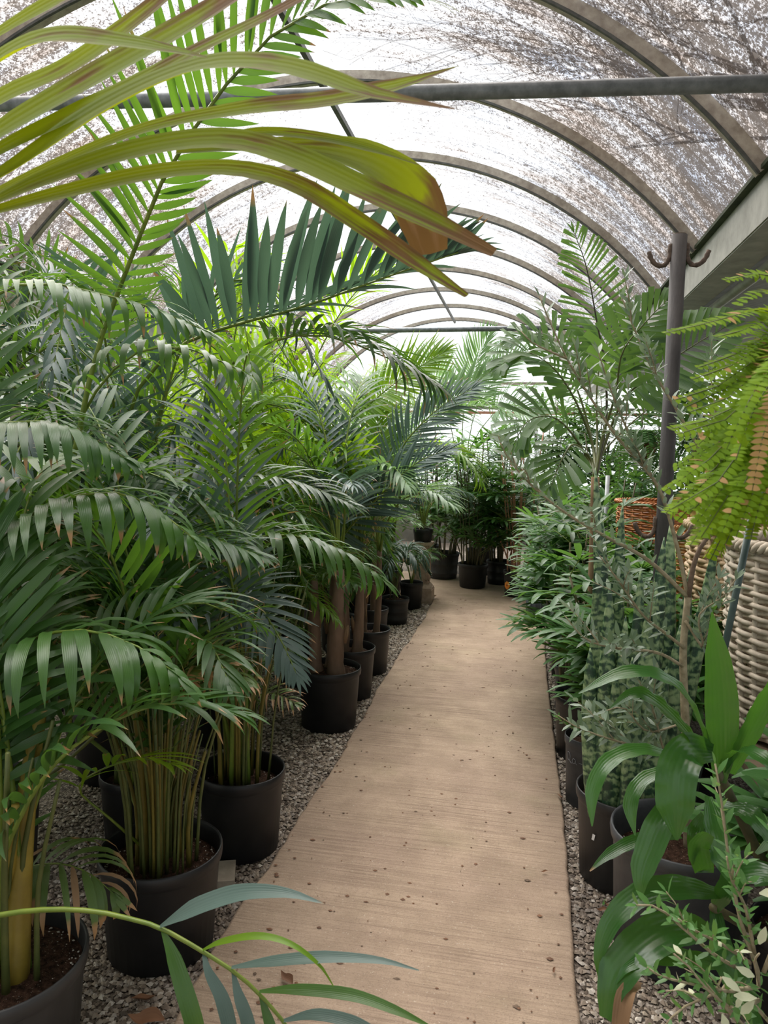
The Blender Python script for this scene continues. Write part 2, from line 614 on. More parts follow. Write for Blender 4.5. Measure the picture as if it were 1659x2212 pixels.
def spline(pts, n=24):
    """Catmull-Rom through pts, evenly spaced by arc length"""
    P = np.asarray(pts, float)
    P = np.concatenate([[2 * P[0] - P[1]], P, [2 * P[-1] - P[-2]]])
    out = []
    for i in range(1, len(P) - 2):
        for t in np.linspace(0, 1, 14, endpoint=False):
            a, b, c, d = P[i - 1], P[i], P[i + 1], P[i + 2]
            out.append(.5 * (2 * b + (c - a) * t + (2 * a - 5 * b + 4 * c - d) * t * t + (3 * b - a - 3 * c + d) * t ** 3))
    out.append(P[-2])
    out = np.array(out)
    L = np.concatenate([[0], np.cumsum(np.linalg.norm(np.diff(out, axis=0), axis=1))])
    u = np.linspace(0, L[-1], n)
    return np.stack([np.interp(u, L, out[:, k]) for k in range(3)], 1)


# ------------------------------------------------------------------ objects
def link(name, data, parent=None, loc=None, kind=None):
    o = bpy.data.objects.new(name, data)
    COL.objects.link(o)
    if parent is not None:
        o.parent = parent
    if loc is not None:
        o.location = tuple(loc)
    if kind:
        o['kind'] = kind
    return o


def tag(o, label, cat, group=None):
    o['label'] = label
    o['category'] = cat
    if group:
        o['group'] = group
    return o


def empty(name, loc):
    o = link(name, None, None, loc)
    o.empty_display_size = .1
    return o


# leaf templates: length 1 along +Y, width 1 along X, upper face +Z
TEMPL = {}


def blade(key, droop, segs=6, fold=.22, prof=None, tip=True, curve0=0.0):
    n = segs + 1
    t = np.linspace(0, 1, n)
    th = -rad(droop) * (t ** 1.25) + rad(curve0)
    y = np.concatenate([[0], np.cumsum(np.cos((th[1:] + th[:-1]) / 2) / segs)])
    z = np.concatenate([[0], np.cumsum(np.sin((th[1:] + th[:-1]) / 2) / segs)])
    if prof is None:
        wd = np.interp(t, [0, .08, .3, .55, .8, 1], [.22, .62, 1, .92, .55, .02])
    else:
        wd = np.interp(t, prof[0], prof[1])
    V, U = [], []
    for i in range(n):
        nx, nz = math.sin(-th[i]), math.cos(th[i])   # normal in (y,z)
        h = wd[i] / 2
        # the fold is expressed in width units; width is scaled apart from length, so keep it small
        V += [(-h, y[i] + nx * fold * h * .1, z[i] + nz * fold * h * .1), (0, y[i], z[i]), (h, y[i] + nx * fold * h * .1, z[i] + nz * fold * h * .1)]
        U += [(0, t[i]), (.5, t[i]), (1, t[i])]
    q = []
    for i in range(n - 1):
        a = i * 3
        q += [(a, a + 1, a + 4, a + 3), (a + 1, a + 2, a + 5, a + 4)]
    TEMPL[key] = (np.array(V), np.array(q), np.array(U))


DROOPS = [5, 30, 55, 85, 120, 150]
for d_ in DROOPS:
    blade('p%d' % d_, d_, 7)
    blade('f%d' % d_, d_, 4)
blade('olive', 12, 3, .5, ([0, .12, .45, .8, 1], [.15, .6, 1, .6, .05]))
blade('pinna', 14, 3, .3, ([0, .1, .5, .85, 1], [.75, 1, .8, .5, .05]))
for d_ in (10, 35, 60):
    blade('r%d' % d_, d_, 5, .35, ([0, .15, .5, .85, .97, 1], [.25, .6, 1, .85, .55, .3]))
    blade('t%d' % d_, d_, 4, .3, ([0, .2, .6, .9, 1], [.12, .45, .85, 1, .92]))
_shared = {}


def shared_leaf(key, mat):
    k = (key, mat)
    if k not in _shared:
        mb = MB()
        V, q, U = TEMPL[key]
        mb.add(V, q, None, mat, U, 0.0)
        _shared[k] = mb.mesh('leaf_blade')
    return _shared[k]


# solid things that leaves and stems of other plants must not pass through
CAPS, CYLS, BOXES = [], [], []
JOBS, FIN = [], []
_ob = {}


def solid_line(pts, r, owner):
    for k in range(len(pts) - 1):
        CAPS.append((np.asarray(pts[k], float), np.asarray(pts[k + 1], float), r, id(owner)))


def solid_cyl(c, z0, z1, r, owner):
    CYLS.append((c[0], c[1], z0, z1, r, id(owner)))


def solid_box(lo, hi, owner):
    BOXES.append((np.asarray(lo, float), np.asarray(hi, float), id(owner)))


def pack():
    _ob['A'] = np.array([c[0] for c in CAPS])
    _ob['D'] = np.array([c[1] for c in CAPS]) - _ob['A']
    _ob['r'] = np.array([c[2] for c in CAPS])
    _ob['o'] = np.array([c[3] for c in CAPS])
    _ob['L'] = (_ob['D'] ** 2).sum(1) + 1e-12
    _ob['cy'] = np.array([c[:5] for c in CYLS])
    _ob['co'] = np.array([c[5] for c in CYLS])


def hits(P, owner, pad=.004):
    """for each point, whether it lies inside a solid of another thing"""
    P = np.atleast_2d(np.asarray(P, float))
    out = np.zeros(len(P), bool)
    lo, hi = P.min(0), P.max(0)
    A, D, r = _ob['A'], _ob['D'], _ob['r']
    B = A + D
    m = (_ob['o'] != id(owner)) & np.all(np.minimum(A, B) - (r + pad)[:, None] < hi, 1) & np.all(np.maximum(A, B) + (r + pad)[:, None] > lo, 1)
    if m.any():
        a, d, L, rr = A[m], D[m], _ob['L'][m], r[m]
        for s in range(0, len(P), 4000):
            q = P[s:s + 4000]
            v = q[:, None, :] - a[None]
            t = np.clip((v * d[None]).sum(-1) / L[None], 0, 1)
            e = v - t[..., None] * d[None]
            out[s:s + 4000] |= ((e ** 2).sum(-1) < (rr + pad)[None] ** 2).any(1)
    for (x, y, z0, z1, rc), o in zip(_ob['cy'], _ob['co']):
        if o == id(owner) or hi[2] < z0 or lo[2] > z1 or lo[0] > x + rc + pad or hi[0] < x - rc - pad or lo[1] > y + rc + pad or hi[1] < y - rc - pad:
            continue
        out |= (P[:, 2] > z0 - pad) & (P[:, 2] < z1 + pad) & ((P[:, 0] - x) ** 2 + (P[:, 1] - y) ** 2 < (rc + pad) ** 2)
    for l_, h_, o in BOXES:
        if o != id(owner):
            out |= np.all(P > l_ - pad, 1) & np.all(P < h_ + pad, 1)
    return out


def push_out(C, owner, pad):
    """bend a stem sideways round the stems of other things"""
    C = C.copy()
    m = _ob['o'] != id(owner)
    A, D, L, r = _ob['A'][m], _ob['D'][m], _ob['L'][m], _ob['r'][m]
    for it in range(4):
        v = C[:, None, :] - A[None]
        t = np.clip((v * D[None]).sum(-1) / L[None], 0, 1)
        e = v - t[..., None] * D[None]
        dist = np.sqrt((e ** 2).sum(-1))
        k = (dist - r[None]).argmin(1)
        moved = False
        mv = np.zeros_like(C)
        for i in range(3, len(C)):
            j = k[i]
            need = r[j] + pad - dist[i, j]
            if need > 0:
                mv[i] = nrm(e[i, j] + np.array([1e-4, 0, 0])) * (need + .003)
                moved = True
        if not moved:
            break
        # spread each shift along the stem so that it stays a smooth curve
        sm = mv.copy()
        for w in range(1, 5):
            f = 1 - w / 5
            for sgn in (-1, 1):
                sh = np.roll(mv, sgn * w, axis=0) * f
                if sgn > 0:
                    sh[:w] = 0
                else:
                    sh[-w:] = 0
                big = (sh ** 2).sum(1) > (sm ** 2).sum(1)
                sm[big] = sh[big]
        sm[:2] = 0
        C += sm
    return C


def rot(v, ax, a):
    c, s = math.cos(a), math.sin(a)
    return v * c + np.cross(ax, v) * s + ax * (ax @ v) * (1 - c)


def dense(key):
    if key not in _dense:
        W_ = TEMPL[key][0].reshape(-1, 3, 3)
        rows = []
        for k in range(len(W_) - 1):
            for f in (0, .25, .5, .75):
                if k == 0 and f < .5:
                    continue
                rows.append(W_[k] * (1 - f) + W_[k + 1] * f)
        rows.append(W_[-1])
        rows = np.array(rows)
        half = (rows[:, :-1] + rows[:, 1:]) / 2
        _dense[key] = np.concatenate([rows, half], 1).reshape(-1, 3)
    return _dense[key]


_dense = {}


def settle_leaves(th):
    """turn or shorten each leaf blade that would pass through a solid thing"""
    for p in th.parts:
        if not p.leaves:
            continue
        pts, own = [], []
        for i, (key, mat, M, o, L, W) in enumerate(p.leaves):
            V = dense(key)
            pts.append((V @ M.T) + o)
            own += [i] * len(V)
        bad = set(np.array(own)[hits(np.concatenate(pts), th)])
        for i in bad:
            key, mat, M, o, L, W = p.leaves[i]
            V = dense(key)
            done = False
            for sc in (1, .75, .5, .3):
                for up_, yaw in ((0, 0), (0, 25), (0, -25), (25, 0), (0, 50), (0, -50), (45, 0), (25, 80), (25, -80), (70, 0), (0, 130), (0, -130), (40, 180), (-30, 0)):
                    N = M
                    if up_ or yaw:
                        y = nrm(M[:, 1])
                        hx = nrm(np.cross(y, Z) + np.array([1e-5, 0, 0]))
                        N = np.column_stack([rot(rot(M[:, k], hx, rad(up_)), Z, rad(yaw)) for k in range(3)])
                    N = np.column_stack([N[:, 0], N[:, 1] * sc, N[:, 2] * sc])
                    if not hits(V @ N.T + o, th).any():
                        p.leaves[i] = (key, mat, N, o, L * sc, W)
                        done = True
                        break
                if done:
                    break


class Part:
    def __init__(s, name, leaf_name):
        s.name = name
        s.mb = MB()
        s.leaves = []
        s.leaf_name = leaf_name
        s.subs = []


class Thing:
    """An Empty at the base; parts and sub-parts hang under it."""

    def __init__(s, name, loc, label, cat, group=None):
        s.loc = np.asarray(loc, float)
        s.o = empty(name, s.loc)
        tag(s.o, label, cat, group)
        s.parts = []

    def part(s, name, leaf_name='leaflet'):
        p = Part(name, leaf_name)
        s.parts.append(p)
        return p

    def put(s, part, p, d, up, L, W, key, mat):
        y = nrm(d)
        z = nrm(up - (up @ y) * y)
        x = np.cross(y, z)
        part.leaves.append((key, mat, np.column_stack([x * W, y * L, z * L]), np.asarray(p, float), L, W))

    def finish(s, **kw):
        FIN.append((s, kw))

    def finish_now(s, limit=300, min_w=8, min_l=24):
        cand = []
        for pi, p in enumerate(s.parts):
            for li, (key, mat, M, o, L, W) in enumerate(p.leaves):
                q = proj(o + M[:, 1] * .5)
                if q and -60 < q[0] < 1720 and -60 < q[1] < 2270:
                    k = F / q[2]
                    if W * k >= min_w and L * k >= min_l:
                        cand.append((-W * L * k * k, pi, li))
        cand.sort()
        chosen = set((a, b) for _, a, b in cand[:limit])
        for pi, p in enumerate(s.parts):
            by = {}
            own = []
            for li, lf in enumerate(p.leaves):
                if (pi, li) in chosen:
                    own.append(lf)
                else:
                    by.setdefault((lf[0], lf[1]), []).append(lf)
            for (key, mat), ls in by.items():
                V, q, U = TEMPL[key]
                n = len(V)
                Ms = np.stack([l[2] for l in ls])
                Os = np.stack([l[3] for l in ls])
                VV = np.einsum('kij,nj->kni', Ms, V) + Os[:, None, :]
                qq = (q[None] + (np.arange(len(ls)) * n)[:, None, None]).reshape(-1, 4)
                rr = np.repeat([R.random() for _ in ls], n)
                p.mb.add(VV.reshape(-1, 3), qq, None, mat, np.tile(U, (len(ls), 1)), rr)
            if not p.mb.n:
                continue
            po = link(p.name, p.mb.mesh(p.name, s.loc), s.o)
            for key, mat, M, o, L, W in own:
                lo = link(p.leaf_name, shared_leaf(key, mat), po)
                m = Matrix.Identity(4)
                for a in range(3):
                    for b in range(3):
                        m[a][b] = M[a, b]
                    m[a][3] = o[a] - s.loc[a]
                lo.matrix_basis = m
            for sb in p.subs:
                so = link(sb[0], sb[1].mesh(sb[0], s.loc), po)
                if len(sb) > 2:
                    so['label'] = sb[2]
        return s.o


def pick(droop, far=False, pre='p'):
    k = min(DROOPS, key=lambda d: abs(d - droop))
    return ('f' if far else pre) + str(k)


# ------------------------------------------------------------------ pots
def pot(th, r, h, mat='pot_black', soil=.06, taper=.86, ribs=0, name='pot', perl=160, seg=40):
    c = th.loc
    p = th.part(name)
    rb = r * taper
    solid_cyl(c, c[2], c[2] + h, r * 1.015, th)
    prof = [(.001, 0), (rb * .9, 0), (rb, .008), (r * .955, h - .055), (r * .965, h - .05), (r * .975, h - .045), (r, h - .04), (r * 1.012, h - .02), (r * 1.005, h - .004), (r * .985, h), (r * .965, h - .006), (r * .945, h - .03), (r * .93, h - soil - .03)]
    if ribs:
        pr2 = prof[:3]
        for k in range(ribs):
            z = .02 + (h - .1) * (k + .5) / ribs
            rr = rb + (r * .955 - rb) * z / (h - .055)
            pr2 += [(rr, z - .012), (rr + .005, z), (rr, z + .012)]
        prof = pr2 + prof[3:]
    p.mb.lathe(prof, c, mat, seg)
    s = th.part('soil')
    rs = r * .935
    zs = h - soil
    pr = [(rs, zs - .004), (rs * .8, zs + .004), (rs * .5, zs + .01), (rs * .25, zs + .014), (.001, zs + .015)]
    s.mb.lathe(pr, c, 'soil', 24)
    oc = np.array([(1, 0, 0), (0, 1, 0), (-1, 0, 0), (0, -1, 0), (0, 0, .7), (0, 0, -.7)], float)
    ot = [(0, 1, 4), (1, 2, 4), (2, 3, 4), (3, 0, 4), (1, 0, 5), (2, 1, 5), (3, 2, 5), (0, 3, 5)]
    for k in range(perl):
        a = R.random() * 6.283
        q = rs * .97 * math.sqrt(R.random())
        sz = R.uniform(.002, .0045)
        s.mb.add(oc * sz * np.array([R.uniform(.7, 1.3), 1, 1]) + c + np.array([q * math.cos(a), q * math.sin(a), zs + .010 - .012 * (q / rs) ** 2]), None, ot, 'perlite' if R.random() < .7 else 'soil')
    return zs


# ------------------------------------------------------------------ fronds
def lprof(s):
    return float(np.interp(s, [0, .12, .4, .7, .9, 1], [.55, .85, 1, .78, .48, .3]))


def frond(*a, **kw):
    JOBS.append((frond_now, a, kw))


def frond_now(th, pts, n=32, L=.35, W=.026, t0=.35, droop=(30, 75), roll=0.0, vup=28, ang=(62, 24), mat='areca_leaf', rmat='petiole_green', r0=.008, up=None, grav=.45, far=False, name='frond', n_curve=40, dead=0.0, jit=1.0, pre='p', leaf_name='leaflet', keep=None, sides=(-1, 1), side_len=(1.0, 1.0)):
    C = push_out(spline(pts, n_curve), th, r0 * 1.3 + .002)
    if up is None:
        h = C[-1] - C[0]
        h = np.array([h[0], h[1], 0.])
        up = Z - .55 * nrm(h)
    up = np.asarray(up, float)
    p = th.part(name, leaf_name)
    tt = np.linspace(0, 1, n_curve)
    stp = 2 if not far else 4
    Cs = C[::stp]
    if len(C) % stp != 1:
        Cs = np.concatenate([Cs, C[-1:]])
    p.mb.tube(Cs, np.interp(np.linspace(0, 1, len(Cs)), [0, .3, 1], [r0 * 1.5, r0, r0 * .22]), rmat, 6 if not far else 4)
    T = np.gradient(C, axis=0)
    for i in range(n):
        s = (i + .5) / n
        for sd in sides:
            u = t0 + (1 - t0) * min(1, s + R.uniform(-.3, .3) / n)
            f = u * (n_curve - 1)
            k = min(int(f), n_curve - 2)
            fr = f - k
            P = C[k] * (1 - fr) + C[k + 1] * fr
            t = nrm(T[k] * (1 - fr) + T[k + 1] * fr)
            S = nrm(np.cross(t, up))
            N = np.cross(S, t)
            if roll:
                c_, s_ = math.cos(rad(roll)), math.sin(rad(roll))
                S, N = S * c_ + N * s_, N * c_ - S * s_
            a = rad(ang[0] + (ang[1] - ang[0]) * s + R.uniform(-5, 5) * jit)
            v = rad(vup + R.uniform(-8, 8) * jit)
            d = t * math.cos(a) + math.sin(a) * (sd * S * math.cos(v) + N * math.sin(v))
            g = nrm(N * (1 - grav) + Z * grav)
            l = L * lprof(s) * R.uniform(.9, 1.08) * side_len[0 if sd < 0 else 1]
            wd = W * (.7 + .3 * lprof(s)) * R.uniform(.88, 1.1)
            m = mat
            if dead and R.random() < dead:
                m = 'dead_leaf' if R.random() < .55 else 'dry_tip_leaf'
                wd *= .7
            th.put(p, P, d, g, l, wd, pick(R.uniform(*droop), far, pre) if pre == 'p' else pre + R.choice(['10', '35', '60'] if droop[1] > 40 else ['10', '35']), m)
    t = nrm(T[-1])
    S = nrm(np.cross(t, up))
    for sd in (-1, 1):
        th.put(p, C[-1], t + sd * S * .18, up, L * .32, W * .6, pick(20, far), mat)
    return p


def px(th, lst, start=True, dz=0.0):
    """control points from photo pixels with a given distance along the house"""
    out = [at(a, b, y) for a, b, y in lst]
    return out


# image zones random fill foliage must stay out of
ZONE_PATH = [(930, 1285), (1165, 1290), (1180, 1500), (1260, 2212), (430, 2212), (600, 1850), (790, 1530)]
ZONE_SKY = [(640, -400), (1900, -400), (1900, 560), (1440, 600), (1180, 640), (1010, 640), (900, 470), (620, 440), (430, 430), (360, 380), (640, 60)]
ZONE_SKY2 = [(-300, -600), (700, -600), (640, 300), (430, 430), (-300, 470)]
ZONE_POT1 = [(205, 1780), (485, 1780), (560, 1600), (625, 1640), (610, 1830), (480, 2090), (240, 2090)]
ZONE_POT3 = [(640, 1420), (780, 1420), (830, 1350), (830, 1450), (760, 1580), (660, 1570)]
ZONE_PED = [(880, 1175), (945, 1175), (1110, 1215), (1110, 1300), (880, 1320)]
ZONES_L = [ZONE_PATH, ZONE_SKY, ZONE_SKY2, ZONE_POT1, ZONE_POT3, ZONE_PED]


def clear(pts, zones, nearest=1.25):
    for p in pts:
        q = proj(p)
        if q is None:
            continue
        if q[2] < nearest and -200 < q[0] < 1860 and -200 < q[1] < 2400:
            return False
        for z in zones:
            if in_poly(q[0], q[1], z):
                return False
    return True


def fill_fronds(*a, **kw):
    JOBS.append((fill_now, a, kw))


def fill_now(th, base, count, H, reach, az=(0, 360), L=.34, W=.024, n=26, mat=('areca_leaf',), rmat='petiole_green', zones=ZONES_L, far=False, droop=(25, 80), nearest=1.3, r0=.007, t0=.34, spread=.08, lim=None, start_z=None, tipdrop=(.0, .35)):
    made = 0
    for tr in range(count * 26):
        if made >= count:
            break
        a = rad(R.uniform(*az))
        h = np.array([math.cos(a), math.sin(a), 0])
        hh = R.uniform(*H)
        rr = R.uniform(*reach)
        a2 = R.random() * 6.283
        b = base + np.array([math.cos(a2), math.sin(a2), 0]) * R.uniform(.2, 1) * spread
        z0 = base[2]
        side = np.array([-h[1], h[0], 0]) * R.uniform(-.15, .15)
        drop = R.uniform(*tipdrop)
        pts = [b, b + h * rr * .10 + Z * (hh - z0) * .42, b + h * rr * .32 + Z * (hh - z0) * .8 + side * .3, b + h * rr * .68 + Z * (hh - z0) * (1.0 - drop * .25) + side * .7, b + h * rr + Z * (hh - z0) * (1.0 - drop) + side]
        C = spline(pts, 12)
        test = list(C[4:])
        S = np.cross(nrm(C[-1] - C[0]), Z)
        S = nrm(S)
        test += [c + S * L * .4 for c in C[5:]] + [c - S * L * .4 for c in C[5:]] + [c - Z * L * .3 for c in C[5:]]
        if lim is not None and any(not (lim[0] < c[0] < lim[1] and c[1] > lim[2] and c[2] < 1.114 + math.sqrt(max(.01, 6.2 - (c[0] + 1.28) ** 2))) for c in C):
            continue
        if not clear(test, zones, nearest) or hits(spline(pts, 40)[3:], th, r0 * 1.4).any():
            continue
        m = R.choice(mat)
        frond_now(th, pts, n=n, L=L * R.uniform(.85, 1.12), W=W, t0=t0, droop=droop, mat=m, rmat=rmat, r0=r0, far=far)
        made += 1


def canes(th, base, n, h, rr, mat='cane_yellow', r=(.008, .016), lean=.06):
    for k in range(n):
        a = R.random() * 6.283
        q = rr * math.sqrt(R.random())
        b = base + np.array([math.cos(a) * q, math.sin(a) * q, -.02])
        hh = h * R.uniform(.6, 1.1)
        e = b + np.array([math.cos(a) * lean * hh, math.sin(a) * lean * hh, hh])
        mid = (b + e) / 2 - np.array([math.cos(a), math.sin(a), 0]) * lean * .2
        p = th.part('cane')
        C = spline([b, mid, e], 7)
        r0 = R.uniform(*r)
        p.mb.tube(C, np.interp(np.linspace(0, 1, 7), [0, .15, 1], [r0 * 1.25, r0, r0 * .6]), mat, 7)
        solid_line(C[::2], r0 * 1.1, th)


# ================================================================== STRUCTURE
AX, AZ, AR = -1.28, 1.114, 2.756
XG, ZG = 0.90, 2.80
XL = 2 * AX - XG
TH = math.atan2(ZG - AZ, XG - AX)


def arch(u, dr=0.0):
    """u 0..1 from the right gutter over the ridge to the left gutter"""
    a = TH + (math.pi - 2 * TH) * u
    return AX + (AR + dr) * math.cos(a), AZ + (AR + dr) * math.sin(a)


ARC = AR * (math.pi - 2 * TH)
RIBS = [3.33 + 1.2 * k for k in range(-6, 9)]
Y_END = RIBS[-1] + .02

floor = MB()
floor.add([(-14, -6, 0), (14, -6, 0), (14, 30, 0), (-14, 30, 0)], [(0, 1, 2, 3)], None, 'gravel_ground')
link('floor', floor.mesh('floor'), kind='structure')

ceil = empty('ceiling', (AX, 3.0, 0))
ceil['kind'] = 'structure'
CO = np.array([AX, 3.0, 0])
for k in range(len(RIBS) - 1):
    mb = MB()
    nu, nv = 5, 40
    V, U = [], []
    for j in range(nv + 1):
        x, z = arch(j / nv, .028)
        for i in range(nu + 1):
            y = RIBS[k] + (RIBS[k + 1] - RIBS[k]) * i / nu
            V.append((x, y, z))
            U.append((y, ARC * min(j / nv, 1 - j / nv)))
    q = [(j * (nu + 1) + i, j * (nu + 1) + i + 1, (j + 1) * (nu + 1) + i + 1, (j + 1) * (nu + 1) + i) for j in range(nv) for i in range(nu)]
    mb.add(V, q, None, 'dirty_sheet', U)
    link('roof_panel', mb.mesh('roof_panel', CO), ceil)
for y in RIBS:
    mb = MB()
    n = 48
    V = []
    for j in range(n + 1):
        for dr, dy in ((-.03, -.028), (-.03, .028), (.026, .028), (.026, -.028)):
            x, z = arch(j / n, dr)
            V.append((x, y + dy, z))
    q = []
    for j in range(n):
        for a in range(4):
            b = (a + 1) % 4
            q.append((j * 4 + a, j * 4 + b, j * 4 + 4 + b, j * 4 + 4 + a))
    mb.add(V, q, None, 'rib_metal')
    # darker seal strip along the camera-side lower corner
    V = []
    for j in range(n + 1):
        for dr, dy in ((-.040, -.036), (-.040, -.022), (-.028, -.022), (-.028, -.036)):
            x, z = arch(j / n, dr)
            V.append((x, y + dy, z))
    mb.add(V, q, None, 'rib_dark')
    link('arch_rib', mb.mesh('arch_rib', CO, False), ceil)
mb = MB()
mb.box((AX - .01, (RIBS[0] + Y_END) / 2, 3.815), (.03, Y_END - RIBS[0], .035), 'rib_dark')
link('ridge_purlin', mb.mesh('ridge_purlin', CO, False), ceil)
for a, b in (((380, 215, 2.4), (1659, 180, 2.4)), ((940, 712, 7.1), (1200, 708, 7.1))):
    A, B = at(*a), at(*b)
    d = (B - A) / (B - A)[0]
    A = A + d * (XL - A[0])
    B = B + d * (XG - B[0])
    mb = MB()
    mb.tube([A, (A + B) / 2, B], .024, 'tie_metal', 14)
    link('tie_bar', mb.mesh('tie_bar', CO), ceil)
for sgn, xg in ((1, XG), (-1, XL)):
    mb = MB()
    Lg = Y_END - RIBS[0]
    yc = (Y_END + RIBS[0]) / 2
    # inner face of the gutter beam, its top lip, underside and outer face
    mb.box((xg + sgn * .02, yc, ZG - .10), (.012, Lg, .19), 'gutter_metal')
    mb.box((xg + sgn * .005, yc, ZG + .005), (.05, Lg, .018), 'gutter_algae')
    mb.box((xg + sgn * .10, yc, ZG - .195), (.16, Lg, .012), 'gutter_metal')
    mb.box((xg + sgn * .185, yc, ZG - .10), (.012, Lg, .19), 'gutter_metal')
    link('gutter', mb.mesh('gutter', CO, False), ceil)
    mb = MB()
    mb.tube([(xg + sgn * .26, RIBS[0], ZG - .20), (xg + sgn * .26, yc, ZG - .20), (xg + sgn * .26, Y_END, ZG - .20)], .028, 'gutter_metal', 12)
    link('gutter_pipe', mb.mesh('gutter_pipe', CO), ceil)


# end wall: vertical corrugated sheets, one panel each, with rails
wall = empty('wall_end', (AX, Y_END, 0))
wall['kind'] = 'structure'
WO = np.array([AX, Y_END, 0])
xs = np.arange(XL, XG + 3.3, .60)
for x0 in xs:
    x1 = min(x0 + .60, XG + 3.3)
    mb = MB()
    m = 24
    V, q = [], []
    for i in range(m + 1):
        x = x0 + (x1 - x0) * i / m
        if x <= XG:
            dx = x - AX
            zt = AZ + math.sqrt(max(AR * AR - dx * dx, (ZG - AZ) ** 2))
        else:
            zt = ZG
        y = Y_END + .012 * math.sin(x * 2 * math.pi / .076)
        V += [(x, y, 0.0), (x, y, zt)]
    for i in range(m):
        q.append((2 * i, 2 * i + 2, 2 * i + 3, 2 * i + 1))
    mb.add(V, q, None, 'corrugated_sheet')
    link('wall_sheet', mb.mesh('wall_sheet', WO), wall)
for z, mt in ((1.0, 'gutter_metal'), (2.28, 'terracotta'), (2.36, 'gutter_metal'), (2.78, 'rib_metal')):
    mb = MB()
    mb.box(((XL + XG + 3.2) / 2, Y_END - .045, z), (XG + 3.2 - XL, .045, .045), mt)
    link('rail', mb.mesh('rail', WO, False), wall)
mb = MB()
mb.box(((XL + XG + 3.2) / 2, Y_END - .09, .5), (XG + 3.2 - XL, .03, 1.0), 'block_board_grey')  # opaque board added to darken the foot of the end wall
link('light_block_board', mb.mesh('light_block_board', WO, False), wall)
wf = MB()
V, q = [], []
for i in range(200):
    x = XL + (XG + 3.3 - XL) * i / 199
    zt = AZ + math.sqrt(max(AR * AR - (x - AX) ** 2, (ZG - AZ) ** 2)) if x <= XG else ZG
    V += [(x, RIBS[0] + .012 * math.sin(i * 1.7), 0), (x, RIBS[0] + .012 * math.sin(i * 1.7), zt)]
wf.add(V, [(2 * i, 2 * i + 1, 2 * i + 3, 2 * i + 2) for i in range(199)], None, 'corrugated_sheet')
link('wall_front', wf.mesh('wall_front'), kind='structure')
# left wall: flat translucent sheets between posts
wl = empty('wall_left', (XL, 6, 0))
wl['kind'] = 'structure'
for k in range(len(RIBS) - 1):
    mb = MB()
    V, q = [], []
    for i in range(17):
        y = RIBS[k] + 1.2 * i / 16
        V += [(XL - .03 + .01 * math.sin(i * 1.57), y, 0), (XL - .03 + .01 * math.sin(i * 1.57), y, ZG - .1)]
    q = [(2 * i, 2 * i + 1, 2 * i + 3, 2 * i + 2) for i in range(16)]
    mb.add(V, q, None, 'grimy_sheet')
    link('wall_sheet', mb.mesh('wall_sheet', (XL, 6, 0)), wl)
    mb = MB()
    mb.box((XL + .02, RIBS[k], ZG / 2 - .1), (.05, .05, ZG - .2), 'rib_metal')
    link('wall_post', mb.mesh('wall_post', (XL, 6, 0), False), wl)
# right: the next bay under its own opaque roof, with posts under the gutter and a back wall
mb = MB()
mb.add([(XG + .2, RIBS[0], ZG - .16), (XG + 3.3, RIBS[0], 3.3), (XG + 3.3, Y_END, 3.3), (XG + .2, Y_END, ZG - .16)], [(0, 1, 2, 3)], None, 'bay_roof')
o = link('bay_roof', mb.mesh('bay_roof', CO), ceil)
mb = MB()
V, q = [], []
for i in range(121):
    y = RIBS[0] + (Y_END - RIBS[0]) * i / 120
    V += [(XG + 3.3 + .02 * math.sin(i * 1.57), y, 0), (XG + 3.3 + .02 * math.sin(i * 1.57), y, 2.0)]
q = [(2 * i, 2 * i + 1, 2 * i + 3, 2 * i + 2) for i in range(120)]
mb.add(V, q, None, 'grimy_sheet')
link('wall_right', mb.mesh('wall_right'), kind='structure')

# concrete path: slab with slightly ragged edges and a rounded nosing, ends in a cross walk
PXL, PXR = -.912, .216
mb = MB()
ys = np.linspace(-1.0, 8.05, 130)
rows = []
for y in ys:
    el = .012 * math.sin(y * 2.1) + .006 * math.sin(y * 7.3 + 1) + R.uniform(-.005, .005)
    er = .008 * math.sin(y * 1.7 + 2) + R.uniform(-.004, .004)
    rows.append([(PXL + el - .004, y, -.02), (PXL + el, y, .026), (PXL + el + .012, y, .034), (-.35, y, .037), (PXR + er - .012, y, .034), (PXR + er, y, .026), (PXR + er + .004, y, -.02)])
V = [p for r_ in rows for p in r_]
q = [(i * 7 + j, i * 7 + j + 1, i * 7 + j + 8, i * 7 + j + 7) for i in range(len(ys) - 1) for j in range(6)]
mb.add(V, q, None, 'brushed_concrete')
link('path', mb.mesh('path'), kind='structure')
mb = MB()
V = [(-1.75, 8.05, -.02), (.75, 8.05, -.02), (.75, 9.5, -.02), (-1.75, 9.5, -.02), (-1.75, 8.05, .034), (.75, 8.05, .034), (.75, 9.5, .034), (-1.75, 9.5, .034)]
mb.add(V, [(4, 5, 6, 7), (0, 1, 5, 4), (1, 2, 6, 5), (2, 3, 7, 6), (3, 0, 4, 7)], None, 'brushed_concrete')
link('path', mb.mesh('path_end', (0, 0, 0), False), kind='structure')

